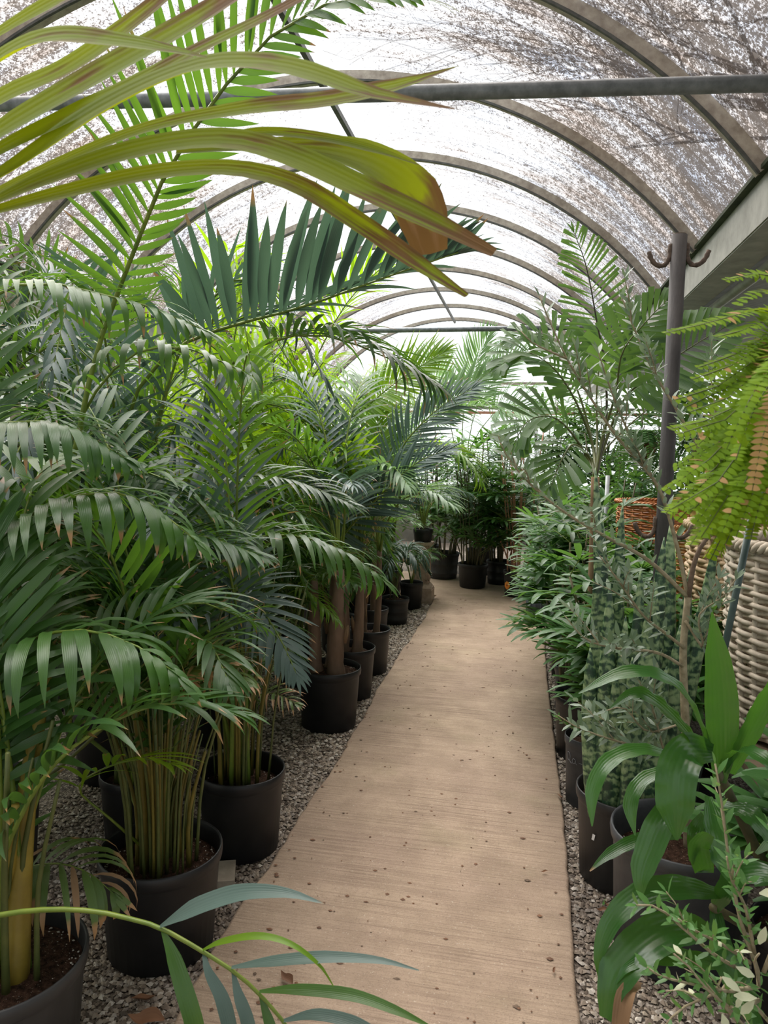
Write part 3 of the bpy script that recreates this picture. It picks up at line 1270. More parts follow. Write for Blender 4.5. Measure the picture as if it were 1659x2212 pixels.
# loose gravel beside the path
mb = MB()
oc = np.array([(1, 0, 0), (0, 1, 0), (-1, 0, 0), (0, -1, 0), (.1, .1, .7), (-.1, 0, -.7)], float)
ot = np.array([(0, 1, 4), (1, 2, 4), (2, 3, 4), (3, 0, 4), (1, 0, 5), (2, 1, 5), (3, 2, 5), (0, 3, 5)])
NP = 42000
rg = np.random.default_rng(5)
xx = np.empty(NP)
yy = np.empty(NP)
k = rg.random(NP) < .72
yy = 1.5 + 7.2 * rg.random(NP) ** 1.7
xx = np.where(k, PXL - .005 - 1.1 * rg.random(NP) ** 1.2, PXR + .01 + .45 * rg.random(NP))
sz = rg.uniform(.004, .0095, NP) * (1 + .1 * yy)
ang = rg.random(NP) * 6.283
sx = rg.uniform(.8, 1.5, NP)
Vb = np.repeat(oc[None], NP, 0) * sz[:, None, None]
Vb[..., 0] *= sx[:, None]
ca, sa = np.cos(ang)[:, None], np.sin(ang)[:, None]
Vb = np.stack([Vb[..., 0] * ca - Vb[..., 1] * sa, Vb[..., 0] * sa + Vb[..., 1] * ca, Vb[..., 2]], -1)
Vb += rg.normal(0, .0009, Vb.shape)
Vb += np.stack([xx, yy, sz * .45], -1)[:, None, :]
mb.add(Vb.reshape(-1, 3), None, (ot[None] + (np.arange(NP) * 6)[:, None, None]).reshape(-1, 3), 'pebble', None, np.repeat(rg.random(NP), 6))
g = link('gravel', mb.mesh('gravel', (0, 0, 0), False))
g['kind'] = 'stuff'
tag(g, 'loose grey and tan gravel along both edges of the concrete path', 'gravel')

# ================================================================== LEFT PALMS
def start_frac(pts, idx):
    P = np.asarray(pts)
    d = np.linalg.norm(np.diff(P, axis=0), axis=1)
    return d[:idx].sum() / d.sum()


def hero(th, base, pix, start=1, off=(0, 0), **kw):
    """frond of a potted palm: rises from the soil, then follows the given line"""
    pts = [np.asarray(base) + np.array([off[0], off[1], 0])] + [at(*p) for p in pix]
    kw.setdefault('t0', start_frac(pts, start))
    return frond(th, pts, **kw)


def strap(th, part_parent, pix, widths, mat, up=Z, fold=.15, name='leaflet', n=18, own=True, ripple=0.0, rnd=None):
    """one explicit leaf; widths in metres along the leaf"""
    C = spline([at(*p) for p in pix], n)
    mb = MB()
    w_ = np.interp(np.linspace(0, 1, n), np.linspace(0, 1, len(widths)), widths)
    mb.ribbon(C, w_, np.asarray(up, float), mat, fold, rnd, ripple)
    if part_parent is None:
        p = th.part(name)
        p.mb = mb
    else:
        part_parent.subs.append((name, mb))


def base_of(px_, py_, rim):
    p = gr(px_, py_, rim)
    return np.array([p[0], p[1], 0.0])


LIML = (-3.35, .9, .2)

# -- the palm beside the camera whose wide yellow-green leaf crosses the top left of the view
loc = np.array([-1.22, .78, 0.])
th = Thing('potted_palm', loc, 'tall palm whose broad yellow-green brown-streaked leaflets reach across under the first tie bar', 'palm')
zs = pot(th, .20, .34, 'pot_black', perl=40)
b = loc + Z * zs
canes(th, b, 6, .55, .10)
pts = [b, at(-700, 1500, .80), at(-520, 950, .85), at(-300, 640, .9), at(-110, 500, .95), at(-30, 440, 1.0)]
p = th.part('frond')
p.mb.tube(spline(pts, 24), np.linspace(.014, .006, 24), 'petiole_green', 8)
UPN = np.array([.1, -.75, .66])
NEAR = [
    ([(-150, 250, .90), (0, 130, .88), (110, 84, .87), (250, 92, .86), (360, 108, .85), (446, 124, .84)], [.034, .036, .034, .028, .018, .002]),
    ([(-120, 370, .95), (0, 290, .95), (200, 175, .97), (400, 62, 1.0), (560, -40, 1.02)], [.02, .040, .044, .040, .03]),
    ([(-120, 395, .95), (20, 320, .94), (240, 215, .93), (420, 118, .92), (560, 50, .91), (690, -20, .9)], [.02, .034, .038, .030, .024, .018]),
    ([(-100, 430, .95), (20, 370, .92), (230, 235, .89), (400, 155, .86), (530, 138, .84), (660, 158, .82), (800, 204, .80), (982, 236, .78)], [.02, .034, .042, .038, .030, .026, .018, .002]),
    ([(-80, 455, .97), (60, 385, .98), (300, 285, 1.0), (520, 240, 1.02), (700, 222, 1.04), (850, 190, 1.05), (990, 143, 1.06)], [.01, .018, .020, .022, .030, .030, .001]),
    ([(-60, 460, .95), (90, 395, .95), (300, 328, .96), (480, 306, .97), (620, 338, .98), (780, 410, .98), (930, 480, .98), (1066, 548, .98)], [.012, .028, .034, .034, .032, .030, .028, .012]),
    ([(-60, 470, .96), (120, 424, .98), (330, 378, 1.0), (500, 368, 1.02), (640, 402, 1.03), (780, 488, 1.03), (900, 570, 1.02), (1008, 640, 1.0)], [.012, .024, .028, .026, .026, .024, .022, .006]),
    ([(420, 318, 1.0), (560, 288, 1.02), (700, 300, 1.04), (820, 328, 1.05), (905, 356, 1.06)], [.006, .016, .016, .014, .002]),
    ([(380, 330, 1.0), (560, 318, 1.02), (720, 330, 1.04), (830, 372, 1.06), (900, 450, 1.07), (930, 548, 1.07)], [.006, .018, .030, .052, .060, .030]),
    ([(-140, 330, 1.0), (0, 220, 1.0), (150, 150, 1.02), (290, 50, 1.05), (420, -60, 1.08)], [.015, .036, .036, .03, .02]),
    ([(-60, 110, 1.05), (60, 40, 1.06), (150, -10, 1.08), (260, -70, 1.1)], [.02, .03, .03, .01]),
]
for pix, ws in NEAR:
    strap(th, p, pix, [w_ * 1.6 for w_ in ws], 'near_leaf', UPN, .22, n=26)
# its lower frond hanging across the foot of the view
b2 = b + np.array([.03, .05, 0])
HP = [(-260, 2040, 1.26), (-40, 1985, 1.30), (80, 1966, 1.31), (190, 1967, 1.32), (270, 1982, 1.33), (345, 2004, 1.33), (432, 2052, 1.33), (512, 2104, 1.33), (572, 2160, 1.33), (625, 2225, 1.33), (690, 2330, 1.33)]
p = th.part('frond')
p.mb.tube(spline([b2, b2 + np.array([.06, .12, .35])] + [at(*q_) for q_ in HP], 40), np.interp(np.linspace(0, 1, 40), [0, .5, 1], [.010, .0062, .003]), 'petiole_green', 8)
HL = [
    ([(345, 2002, 1.33), (420, 1962, 1.30), (520, 1930, 1.27), (620, 1930, 1.25), (700, 1952, 1.24)], [.006, .040, .040, .026, .002], 'blue_palm_leaf'),
    ([(350, 2008, 1.33), (372, 2060, 1.31), (398, 2140, 1.29), (420, 2215, 1.28), (432, 2290, 1.28)], [.006, .030, .036, .036, .02], 'areca_leaf'),
    ([(435, 2054, 1.33), (480, 2034, 1.32), (560, 2022, 1.31), (630, 2040, 1.3), (690, 2085, 1.3), (720, 2130, 1.3)], [.004, .014, .015, .012, .008, .002], 'lime_palm_leaf'),
    ([(440, 2060, 1.33), (450, 2100, 1.31), (480, 2160, 1.3), (500, 2240, 1.29), (505, 2290, 1.29)], [.006, .022, .030, .028, .01], 'blue_palm_leaf'),
    ([(500, 2090, 1.33), (580, 2078, 1.32), (700, 2068, 1.31), (820, 2075, 1.3), (905, 2096, 1.3)], [.006, .022, .024, .016, .002], 'blue_palm_leaf'),
    ([(503, 2100, 1.33), (515, 2150, 1.31), (535, 2210, 1.3), (545, 2290, 1.29)], [.006, .024, .028, .01], 'blue_palm_leaf'),
    ([(560, 2142, 1.33), (640, 2138, 1.32), (760, 2150, 1.31), (860, 2185, 1.3), (945, 2225, 1.3)], [.006, .022, .024, .018, .002], 'areca_leaf'),
    ([(562, 2150, 1.33), (575, 2190, 1.32), (590, 2240, 1.31), (600, 2300, 1.3)], [.006, .02, .024, .01], 'areca_leaf'),
    ([(612, 2205, 1.33), (680, 2192, 1.32), (760, 2208, 1.31), (850, 2250, 1.3)], [.006, .022, .024, .01], 'blue_palm_leaf'),
]
for pix, ws, mt in HL:
    strap(th, p, pix, ws, mt, np.array([.2, -.5, .85]), .2)
th.finish()

# -- front row
AR_KW = dict(W=.030)
loc = base_of(-5, 2062, .34)
th = Thing('potted_palm', loc, 'palm with thick canes in a dusty black pot, withered leaflets hanging over its soil', 'palm')
zs = pot(th, .215, .34, 'pot_dusty', .05, perl=500)
b = loc + Z * zs
p = th.part('cane')
p.mb.tube(spline([b + np.array([.06, -.02, -.02]), at(50, 1800, 1.62), at(75, 1600, 1.66), at(100, 1450, 1.72)], 12), np.linspace(.036, .016, 12), 'cane_gold', 10)
canes(th, b, 2, .75, .08, 'cane_gold', (.018, .024))
canes(th, b, 18, .75, .13, 'petiole_olive', (.005, .010), .14)
hero(th, b, [(-60, 1500, 1.85), (-30, 1430, 1.75), (80, 1376, 1.68), (190, 1362, 1.65), (300, 1398, 1.62), (385, 1460, 1.6)], start=2, L=.30, W=.034, n=15, droop=(95, 150), vup=20, mat='areca_leaf', grav=.8)
hero(th, b, [(-120, 1500, 1.9), (-40, 1215, 1.85), (70, 1110, 1.82), (180, 1068, 1.8), (300, 1075, 1.78), (420, 1165, 1.76)], start=2, L=.27, W=.032, n=18, droop=(75, 130), vup=15, mat='areca_leaf', grav=.8)
hero(th, b, [(-150, 1300, 1.9), (-80, 960, 1.85), (60, 912, 1.8), (160, 925, 1.78), (270, 990, 1.76)], start=2, L=.24, W=.028, n=18, droop=(70, 120), mat='areca_dark', grav=.8)
hero(th, b, [(-40, 1920, 1.8), (40, 1880, 1.76), (120, 1865, 1.74), (190, 1885, 1.72), (245, 1930, 1.7)], start=2, L=.25, W=.026, n=10, droop=(95, 150), mat='dry_tip_leaf', dead=.45, grav=.9, r0=.005)
hero(th, b, [(30, 1760, 1.95), (150, 1640, 1.95), (270, 1535, 1.95), (390, 1455, 1.95), (480, 1432, 1.95)], start=3, L=.20, W=.022, n=20, droop=(10, 60), vup=15, ang=(45, 15), mat='dry_tip_leaf', rmat='petiole_olive')
hero(th, b, [(-120, 1150, 1.95), (-60, 700, 1.95), (60, 612, 1.92), (200, 632, 1.9), (330, 665, 1.88), (450, 718, 1.86)], start=2, L=.20, W=.022, n=26, droop=(60, 120), mat='areca_leaf', grav=.7)
fill_fronds(th, b, 9, (.9, 1.9), (.3, .9), (20, 330), .30, .028, 22, ('areca_leaf', 'areca_dark'), lim=(-3.4, .9, 1.3), nearest=1.5)
th.finish()

loc = base_of(348, 1826, .34)
th = Thing('potted_palm', loc, 'palm with a dense sheaf of thin canes, its black pot touching a small paving slab', 'palm')
zs = pot(th, .195, .34, 'pot_black', .06, perl=700)
b = loc + Z * zs
canes(th, b, 5, .7, .08, 'cane_yellow', (.010, .016), .08)
canes(th, b, 22, .7, .11, 'cane_yellow', (.004, .008), .14)
canes(th, b, 26, .8, .13, 'petiole_olive', (.003, .006), .2)
hero(th, b, [(240, 1770, 2.0), (170, 1705, 1.93), (220, 1662, 1.88), (300, 1640, 1.84), (370, 1650, 1.8)], start=2, L=.24, W=.020, n=9, droop=(15, 50), vup=12, ang=(50, 18), mat='lime_palm_leaf', r0=.004)
hero(th, b, [(260, 1500, 2.3), (150, 1120, 2.25), (183, 880, 2.2), (215, 740, 2.2), (300, 515, 2.12), (350, 392, 2.08), (430, 262, 2.02), (540, 122, 1.98), (650, 32, 1.95), (790, -10, 1.92), (900, -5, 1.9)], start=4, L=.40, W=.024, n=44, droop=(15, 45), vup=18, ang=(70, 25), roll=-40, side_len=(1.0, .45), mat='areca_leaf', up=np.array([.55, -.45, .5]), grav=.2, r0=.011)
hero(th, b, [(330, 1450, 2.4), (180, 1000, 2.3), (200, 860, 2.2), (290, 765, 2.1), (400, 752, 2.0), (520, 800, 1.95)], start=3, L=.24, W=.026, n=14, droop=(110, 150), mat='areca_leaf', grav=.9)
hero(th, b, [(300, 1500, 2.4), (250, 1300, 2.35), (330, 1170, 2.3), (440, 1160, 2.25), (560, 1200, 2.2)], start=3, L=.24, W=.02, n=22, droop=(40, 90), mat='areca_dark')
hero(th, b, [(380, 1600, 2.2), (410, 1480, 2.1), (470, 1436, 2.02), (530, 1470, 1.96)], start=2, L=.2, W=.018, n=14, droop=(60, 110), mat='dry_tip_leaf')
hero(th, b, [(250, 1650, 2.2), (150, 1560, 2.1), (200, 1500, 2.05), (300, 1480, 2.0), (390, 1520, 1.96)], start=2, L=.22, W=.022, n=16, droop=(60, 120), mat='areca_leaf')
hero(th, b, [(300, 1600, 2.4), (130, 1480, 2.3), (60, 1400, 2.25), (180, 1290, 2.2), (300, 1275, 2.15), (380, 1310, 2.1)], start=3, L=.26, W=.024, n=20, droop=(20, 60), mat='areca_dark')
fill_fronds(th, b, 11, (1.0, 2.0), (.3, .9), (60, 330), .30, .024, 24, ('areca_leaf', 'areca_dark', 'areca_dark'), lim=(-3.4, .9, 1.6), nearest=1.7)
th.finish()

loc = base_of(522, 1656, .34)
th = Thing('potted_palm', loc, 'clumping palm with glossy arching fronds in the black pot before the three-stemmed palm', 'palm')
zs = pot(th, .175, .34, 'pot_black', .075, perl=400)
b = loc + Z * zs
canes(th, b, 14, .8, .10, 'cane_yellow', (.005, .011), .12)
canes(th, b, 22, .8, .11, 'petiole_olive', (.003, .006), .18)
hero(th, b, [(470, 1500, 3.0), (400, 1300, 2.95), (450, 1215, 2.9), (540, 1165, 2.85), (640, 1158, 2.8), (740, 1190, 2.76), (825, 1248, 2.72)], start=3, L=.32, W=.032, n=20, droop=(85, 145), mat='areca_leaf', grav=.85)
hero(th, b, [(500, 1450, 2.95), (420, 1310, 2.85), (490, 1272, 2.75), (555, 1305, 2.65), (605, 1380, 2.58), (640, 1455, 2.52)], start=2, L=.26, W=.024, n=26, droop=(10, 40), vup=8, mat='blue_palm_leaf', up=np.array([.2, -.6, .6]), grav=.3)
hero(th, b, [(480, 1400, 3.1), (420, 1080, 3.1), (520, 1030, 3.05), (640, 1040, 3.0), (760, 1090, 2.95)], start=2, L=.28, W=.02, n=28, droop=(40, 90), mat='areca_dark')
hero(th, b, [(520, 1520, 3.0), (560, 1500, 2.9), (600, 1500, 2.85), (640, 1520, 2.8)], start=2, L=.14, W=.014, n=9, droop=(40, 90), mat='dry_tip_leaf', dead=.3, r0=.003)
fill_fronds(th, b, 10, (1.0, 2.1), (.3, .9), (80, 330), .30, .022, 24, ('areca_leaf', 'areca_dark', 'blue_palm_leaf'), lim=(-3.4, .9, 2.0), nearest=2.1)
th.finish()

# -- thick-stemmed palms further along the row
def trunk(th, base, top, r0, r1, mat='trunk_brown', name='trunk'):
    p = th.part(name)
    C = spline([base - Z * .03, base * .6 + top * .4 + np.array([R.uniform(-.01, .01), R.uniform(-.01, .01), 0]), top], 14)
    rr = np.interp(np.linspace(0, 1, 14), [0, .12, .4, 1], [r0 * 1.35, r0 * 1.05, r0, r1])
    rr = rr * (1 + .06 * np.sin(np.arange(14) * 2.3))
    p.mb.tube(C, rr, mat, 12)
    solid_line(C[::3], r0 * 1.2, th)
    # ragged cut leaf bases clasping the stem
    for k in range(3):
        a = R.random() * 6.283
        z = R.uniform(.1, .6)
        c = base * (1 - z) + top * z
        dv = np.array([math.cos(a), math.sin(a), 0])
        mb = MB()
        mb.tube([c + dv * r0 * .7, c + dv * r0 * 1.05 + Z * .05, c + dv * r0 * 1.35 + Z * .10], [r0 * .5, r0 * .4, r0 * .1], 'sheath_fibre', 6, .5)
        p.subs.append(('leaf_base', mb))
    return top


loc = base_of(712, 1438, .36)
th = Thing('potted_palm', loc, 'palm with three stout brown stems in a black pot, blue-green fronds with scorched tips', 'palm')
zs = pot(th, .185, .36, 'pot_black', .035, perl=300)
b = loc + Z * zs
tops = []
for dx, dy, hh, r0 in ((-.07, -.03, .55, .036), (.05, -.04, .62, .046), (.0, .06, .7, .04)):
    tops.append(trunk(th, b + np.array([dx, dy, 0]), b + np.array([dx * 1.3, dy * 1.3, hh]), r0, r0 * .6))
hero(th, tops[1], [(720, 1190, 4.4), (760, 1135, 4.35), (830, 1062, 4.3), (900, 1000, 4.25), (965, 972, 4.2)], start=1, L=.33, W=.022, n=34, droop=(5, 40), vup=15, ang=(60, 18), mat='blue_palm_leaf', up=np.array([.1, -.8, .5]), grav=.25)
hero(th, tops[0], [(690, 1260, 4.3), (720, 1235, 4.2), (770, 1260, 4.1)], start=1, L=.22, W=.02, n=18, droop=(40, 90), mat='areca_leaf')
hero(th, tops[0], [(660, 1280, 4.2), (640, 1265, 4.1), (680, 1290, 4.0), (730, 1340, 3.9)], start=1, L=.20, W=.018, n=18, droop=(50, 100), mat='lime_palm_leaf')
hero(th, tops[2], [(780, 1190, 4.4), (808, 1150, 4.35), (815, 1120, 4.3)], start=1, L=.2, W=.014, n=12, droop=(40, 90), mat='dry_tip_leaf', dead=.5)
fill_fronds(th, tops[1], 8, (1.3, 2.1), (.3, .8), (60, 330), .33, .022, 26, ('blue_palm_leaf', 'areca_leaf', 'areca_dark'), lim=(-3.4, .9, 3.0), nearest=2.6, spread=.02)
th.finish()

LROW = [
    (776, 1396, .34, .165, 'palm with two thick brown stems in the black pot behind the three-stemmed palm', 2, 'blue_palm_leaf'),
    (801, 1356, .33, .15, 'slim palm in a black pot right behind the palm with two thick stems', 2, 'lime_palm_leaf'),
    (806, 1312, .30, .13, 'single-stemmed palm in a small black pot right behind the slim two-stemmed palm', 1, 'lime_palm_leaf'),
]
for i, (px_, py_, hr, r_, lab, nt, mt) in enumerate(LROW):
    loc = base_of(px_, py_, hr)
    loc[0] = min(loc[0], PXL - .014 - r_)
    th = Thing('potted_palm', loc, lab, 'palm')
    zs = pot(th, r_, hr, 'pot_black', .05, perl=120)
    b = loc + Z * zs
    tp = b
    for k in range(nt):
        dx = (k - (nt - 1) / 2) * .09
        tp = trunk(th, b + np.array([dx, 0, 0]), b + np.array([dx * 1.2, .02, .5 + .12 * k]), .034 if i == 0 else .024, .018)
    if i == 0:
        hero(th, tp, [(800, 1150, 5.0), (830, 1040, 4.95), (880, 950, 4.9), (950, 880, 4.85), (1020, 840, 4.8)], start=2, L=.34, W=.022, n=36, droop=(5, 40), vup=12, ang=(60, 20), mat='blue_palm_leaf', up=np.array([0, -.8, .5]), grav=.25)
    if i == 1:
        hero(th, tp, [(760, 1000, 5.6), (720, 940, 5.5), (790, 880, 5.4), (870, 815, 5.3), (960, 760, 5.2)], start=3, L=.38, W=.024, n=36, droop=(5, 35), vup=12, ang=(62, 20), mat='lime_palm_leaf', up=np.array([0, -.8, .5]), grav=.2)
    fill_fronds(th, tp, 7, (1.3, 2.3), (.3, .9), (70, 330), .36, .024, 26, (mt, 'lime_palm_leaf', 'pale_palm_leaf'), lim=(-3.4, .9, 3.5), nearest=3.2, spread=.02)
    th.finish()

loc = base_of(853, 1290, .25)
th = Thing('potted_palm', loc, 'small dark grey-green feather palm drooping over a low black pot before the stone pedestal', 'palm')
zs = pot(th, .135, .25, 'pot_black', .03, perl=120, ribs=2)
b = loc + Z * zs
canes(th, b, 4, .22, .05, 'cane_dark', (.008, .012))
for a in range(9):
    an = rad(a * 40 + R.uniform(-10, 10))
    h = np.array([math.cos(an), math.sin(an), 0])
    rr = R.uniform(.22, .38)
    frond(th, [b, b + h * .04 + Z * .25, b + h * rr * .5 + Z * .48, b + h * rr + Z * .44, b + h * rr * 1.25 + Z * .30], n=20, L=.24, W=.018, t0=.42, droop=(60, 110), mat='kentia_leaf', rmat='petiole_olive', r0=.004, grav=.7)
th.finish()

loc = base_of(889, 1256, .28)
th = Thing('potted_palm', loc, 'leafy young plant in the small black pot pressed against the stone pedestal', 'plant')
zs = pot(th, .12, .28, 'pot_black', .05, perl=80)
b = loc + Z * zs
for a in range(8):
    an = rad(145 + a * 31 + R.uniform(-8, 8))
    h = np.array([math.cos(an), math.sin(an), 0])
    frond(th, [b, b + h * .05 + Z * .2, b + h * .16 + Z * .36, b + h * .3 + Z * .34], n=12, L=.20, W=.024, t0=.4, droop=(40, 90), mat='areca_dark', r0=.004)
th.finish()

# stone pedestal with a dark pot and drooping fronds on it
pc = gr(917, 1306)
pc = np.array([PXL - .012 - .125, pc[1] + .12, 0.])
th = Thing('stone_pedestal', pc, 'pinkish cast-stone pedestal with moulded base and cap at the corner of the path', 'pedestal')


def frustum(mb, c, s0, s1, z0, z1, mat):
    V = []
    for s_, z in ((s0, z0), (s1, z1)):
        V += [(c[0] - s_, c[1] - s_, z), (c[0] + s_, c[1] - s_, z), (c[0] + s_, c[1] + s_, z), (c[0] - s_, c[1] + s_, z)]
    mb.add(V, [(3, 2, 1, 0), (4, 5, 6, 7), (0, 1, 5, 4), (1, 2, 6, 5), (2, 3, 7, 6), (3, 0, 4, 7)], None, mat)


pb = th.part('plinth')
frustum(pb.mb, pc, .125, .125, 0, .15, 'stone_pink')
frustum(pb.mb, pc, .118, .118, .15, .17, 'stone_pink')
frustum(pb.mb, pc, .112, .085, .17, .21, 'stone_pink')
pb = th.part('shaft')
frustum(pb.mb, pc, .078, .078, .21, .58, 'stone_pink')
for sx, sy in ((0, -1), (1, 0), (-1, 0), (0, 1)):     # raised frame of each sunk panel
    for u0, v0, du, dv in ((-.058, .395, .012, .30), (.058, .395, .012, .30), (0, .25, .128, .012), (0, .54, .128, .012)):
        if sx == 0:
            pb.mb.box((pc[0] + u0, pc[1] + sy * .082, v0), (du, .012, dv), 'stone_pink')
        else:
            pb.mb.box((pc[0] + sx * .082, pc[1] + u0, v0), (.012, du, dv), 'stone_pink')
pb = th.part('cap')
frustum(pb.mb, pc, .08, .105, .58, .625, 'stone_pink')
frustum(pb.mb, pc, .112, .112, .625, .655, 'stone_pink')
for k in range(9):
    pb.mb.box((pc[0] - .084 + k * .021, pc[1] - .1, .612), (.012, .012, .018), 'stone_pink')
solid_cyl(pc, 0, .2, .15, th)
solid_cyl(pc, .2, .66, .135, th)
th.finish_now()
for o in th.o.children:
    for f_ in o.data.polygons:
        f_.use_smooth = False
loc = np.array([pc[0], pc[1], .655])
th = Thing('potted_palm', loc, 'dark drooping feather palm in the black pot standing on the stone pedestal', 'palm')
zs = pot(th, .105, .14, 'pot_black', .03, perl=20)
b = loc + Z * zs
for a in range(8):
    an = rad(a * 45 + R.uniform(-10, 10))
    h = np.array([math.cos(an), math.sin(an), 0])
    rr = R.uniform(.3, .45)
    frond(th, [b, b + h * .06 + Z * .25, b + h * rr * .5 + Z * .42, b + h * rr + Z * .42, b + h * rr * 1.2 + Z * .3], n=20, L=.24, W=.022, t0=.4, droop=(40, 90), mat='kentia_leaf', rmat='petiole_green', r0=.005, grav=.7, far=True)
th.finish()

# -- back rows of palms on the left
BACK = [
    (-1.95, 2.35, 2.5, 'areca_leaf', 'tall clumping palm standing behind the two nearest black pots'),
    (-1.95, 3.25, 2.7, 'blue_palm_leaf', 'tall palm with a wide blue-green comb-like frond behind the second and third pots'),
    (-1.95, 4.3, 2.9, 'lime_palm_leaf', 'tall lime-green palm behind the pot with three stout stems'),
    (-1.85, 5.4, 2.8, 'lime_palm_leaf', 'tall lime-green palm standing under the third roof arch, beyond the stout stems'),
    (-1.8, 6.5, 2.7, 'lime_palm_leaf', 'tall lime-green palm behind the small drooping feather palm'),
    (-2.7, 2.9, 2.8, 'areca_leaf', 'tall dark palm against the left wall beside the nearest wall posts'),
    (-2.75, 4.1, 3.0, 'areca_dark', 'tall dark palm against the left wall under the second roof arch'),
    (-2.75, 5.4, 3.0, 'lime_palm_leaf', 'tall bright palm against the left wall under the third roof arch'),
    (-2.5, 7.0, 2.6, 'pale_palm_leaf', 'tall pale green palm against the left wall behind the far tie bar'),
    (-1.45, 7.72, 2.6, 'pale_palm_leaf', 'tall pale palm standing behind the stone pedestal'),
    (-2.3, 9.9, 2.9, 'pale_palm_leaf', 'tall pale palm near the corrugated end wall'),
]
for i, (x, y, hh, mt, lab) in enumerate(BACK):
    loc = np.array([x, y, 0.])
    th = Thing('potted_palm', loc, lab, 'palm', 'tall palms in the back rows on the left')
    zs = pot(th, .2, .36, 'pot_black', .06, perl=10, seg=28)
    b = loc + Z * zs
    canes(th, b, 10, 1.0, .10, 'cane_yellow' if i % 2 == 0 else 'petiole_olive', (.01, .018), .08)
    far = y > 4.8
    if i == 1:
        hero(th, b, [(250, 1100, 3.1), (290, 860, 3.05), (390, 748, 3.0), (500, 704, 2.95), (650, 664, 2.9), (830, 600, 2.85), (990, 545, 2.8)], start=3, L=.56, W=.048, n=32, droop=(5, 40), vup=40, ang=(78, 28), mat='blue_palm_leaf', up=np.array([-.35, .25, .9]), grav=.15, r0=.011)
        hero(th, b, [(420, 1000, 3.2), (470, 820, 3.1), (580, 740, 3.0), (700, 725, 2.95), (830, 770, 2.9), (940, 830, 2.85)], start=3, L=.42, W=.026, n=28, droop=(40, 90), mat='areca_dark', r0=.009)
    if i == 3:
        hero(th, b, [(640, 900, 5.4), (690, 760, 5.3), (760, 640, 5.2), (850, 560, 5.1), (930, 520, 5.0)], start=2, L=.45, W=.026, n=34, droop=(10, 60), mat='lime_palm_leaf')
    fill_fronds(th, b, 15 if y < 6 else 12, (hh * .45, hh), (.35, 1.15), (0, 360), .40, .026, 28 if not far else 24, (mt, mt, mt if 'lime' in mt else ('areca_leaf' if i % 3 else 'areca_dark')), far=far, lim=(-3.35, .4, 1.7), nearest=2.2, r0=.009, droop=(15, 75))
    th.finish()

# -- low leafy palms filling the ground between the rows
for i, (x, y, mt, lab) in enumerate([
    (-1.55, 2.75, 'areca_dark', 'low bushy palm in the gap behind the second front pot'),
    (-1.6, 3.75, 'areca_leaf', 'low bushy palm in the gap behind the third front pot'),
    (-1.5, 4.85, 'areca_dark', 'low bushy palm behind the three-stemmed palm'),
    (-1.45, 5.75, 'areca_leaf', 'low bushy palm behind the slim palm with two stems'),
    (-1.5, 6.7, 'areca_dark', 'low bushy palm behind the single-stemmed palm'),
    (-1.95, 7.6, 'areca_leaf', 'low bushy palm left of the stone pedestal'),
    (-2.3, 3.6, 'areca_dark', 'low palm deep between the back rows near the left wall'),
    (-2.3, 5.0, 'areca_dark', 'low palm deep between the back rows under the third arch'),
    (-2.3, 8.6, 'areca_dark', 'low palm deep between the back rows behind the pedestal'),
]):
    loc = np.array([x, y, 0.])
    th = Thing('potted_palm', loc, lab, 'palm', 'low palms between the rows on the left')
    zs = pot(th, .15, .28, 'pot_black', .05, perl=5, seg=24)
    b = loc + Z * zs
    canes(th, b, 8, .5, .09, 'petiole_olive', (.005, .010), .15)
    fill_fronds(th, b, 18, (.55, 1.5), (.25, .75), (0, 360), .30, .022, 22, (mt, 'areca_leaf', 'areca_dark'), far=y > 4, lim=(-3.35, .4, 1.7), nearest=2.0, r0=.005, droop=(20, 90), tipdrop=(0, .5))
    th.finish()

# ================================================================== END GROUP: lady palms beyond the path
def rhapis(name, loc, label, pot_r, pot_h, ncane, H, spread, L, W, mat, pmat='pot_black', zones=(), segs=(5, 8), group=None, cat='palm', ribs=0, nearest=1.6, up_bias=.55, perl=60, az=(0, 360), pot_part=True, keepx=None, cmat='cane_dark', min_w=8):
    loc = np.asarray(loc, float)
    th = Thing(name, loc, label, cat, group)
    zs = pot(th, pot_r, pot_h, pmat, .05, perl=perl, ribs=ribs)
    b = loc + Z * zs
    for k in range(ncane):
        a = rad(R.uniform(*az))
        q = pot_r * .75 * math.sqrt(R.random())
        h = np.array([math.cos(a), math.sin(a), 0])
        base = b + h * q - Z * .02
        hh = R.uniform(*H)
        top = base + h * spread * R.uniform(.15, .6) + Z * hh
        p = th.part('cane')
        cl = spline([base, (base + top) / 2 - h * .02, top], 7)
        if _ob_ready() and hits(cl, th, .01).any():
            top = base + Z * hh
            cl = spline([base, (base + top) / 2, top], 7)
        p.mb.tube(cl, np.linspace(.009, .006, 7), cmat, 6)
        solid_line(cl[::2], .0085, th)
        JOBS.append((rhapis_leaves, (th, base, top, h, L, W, mat, zones, segs, nearest, up_bias, keepx), {}))
    th.finish(min_w=min_w)
    return th


def _ob_ready():
    return False


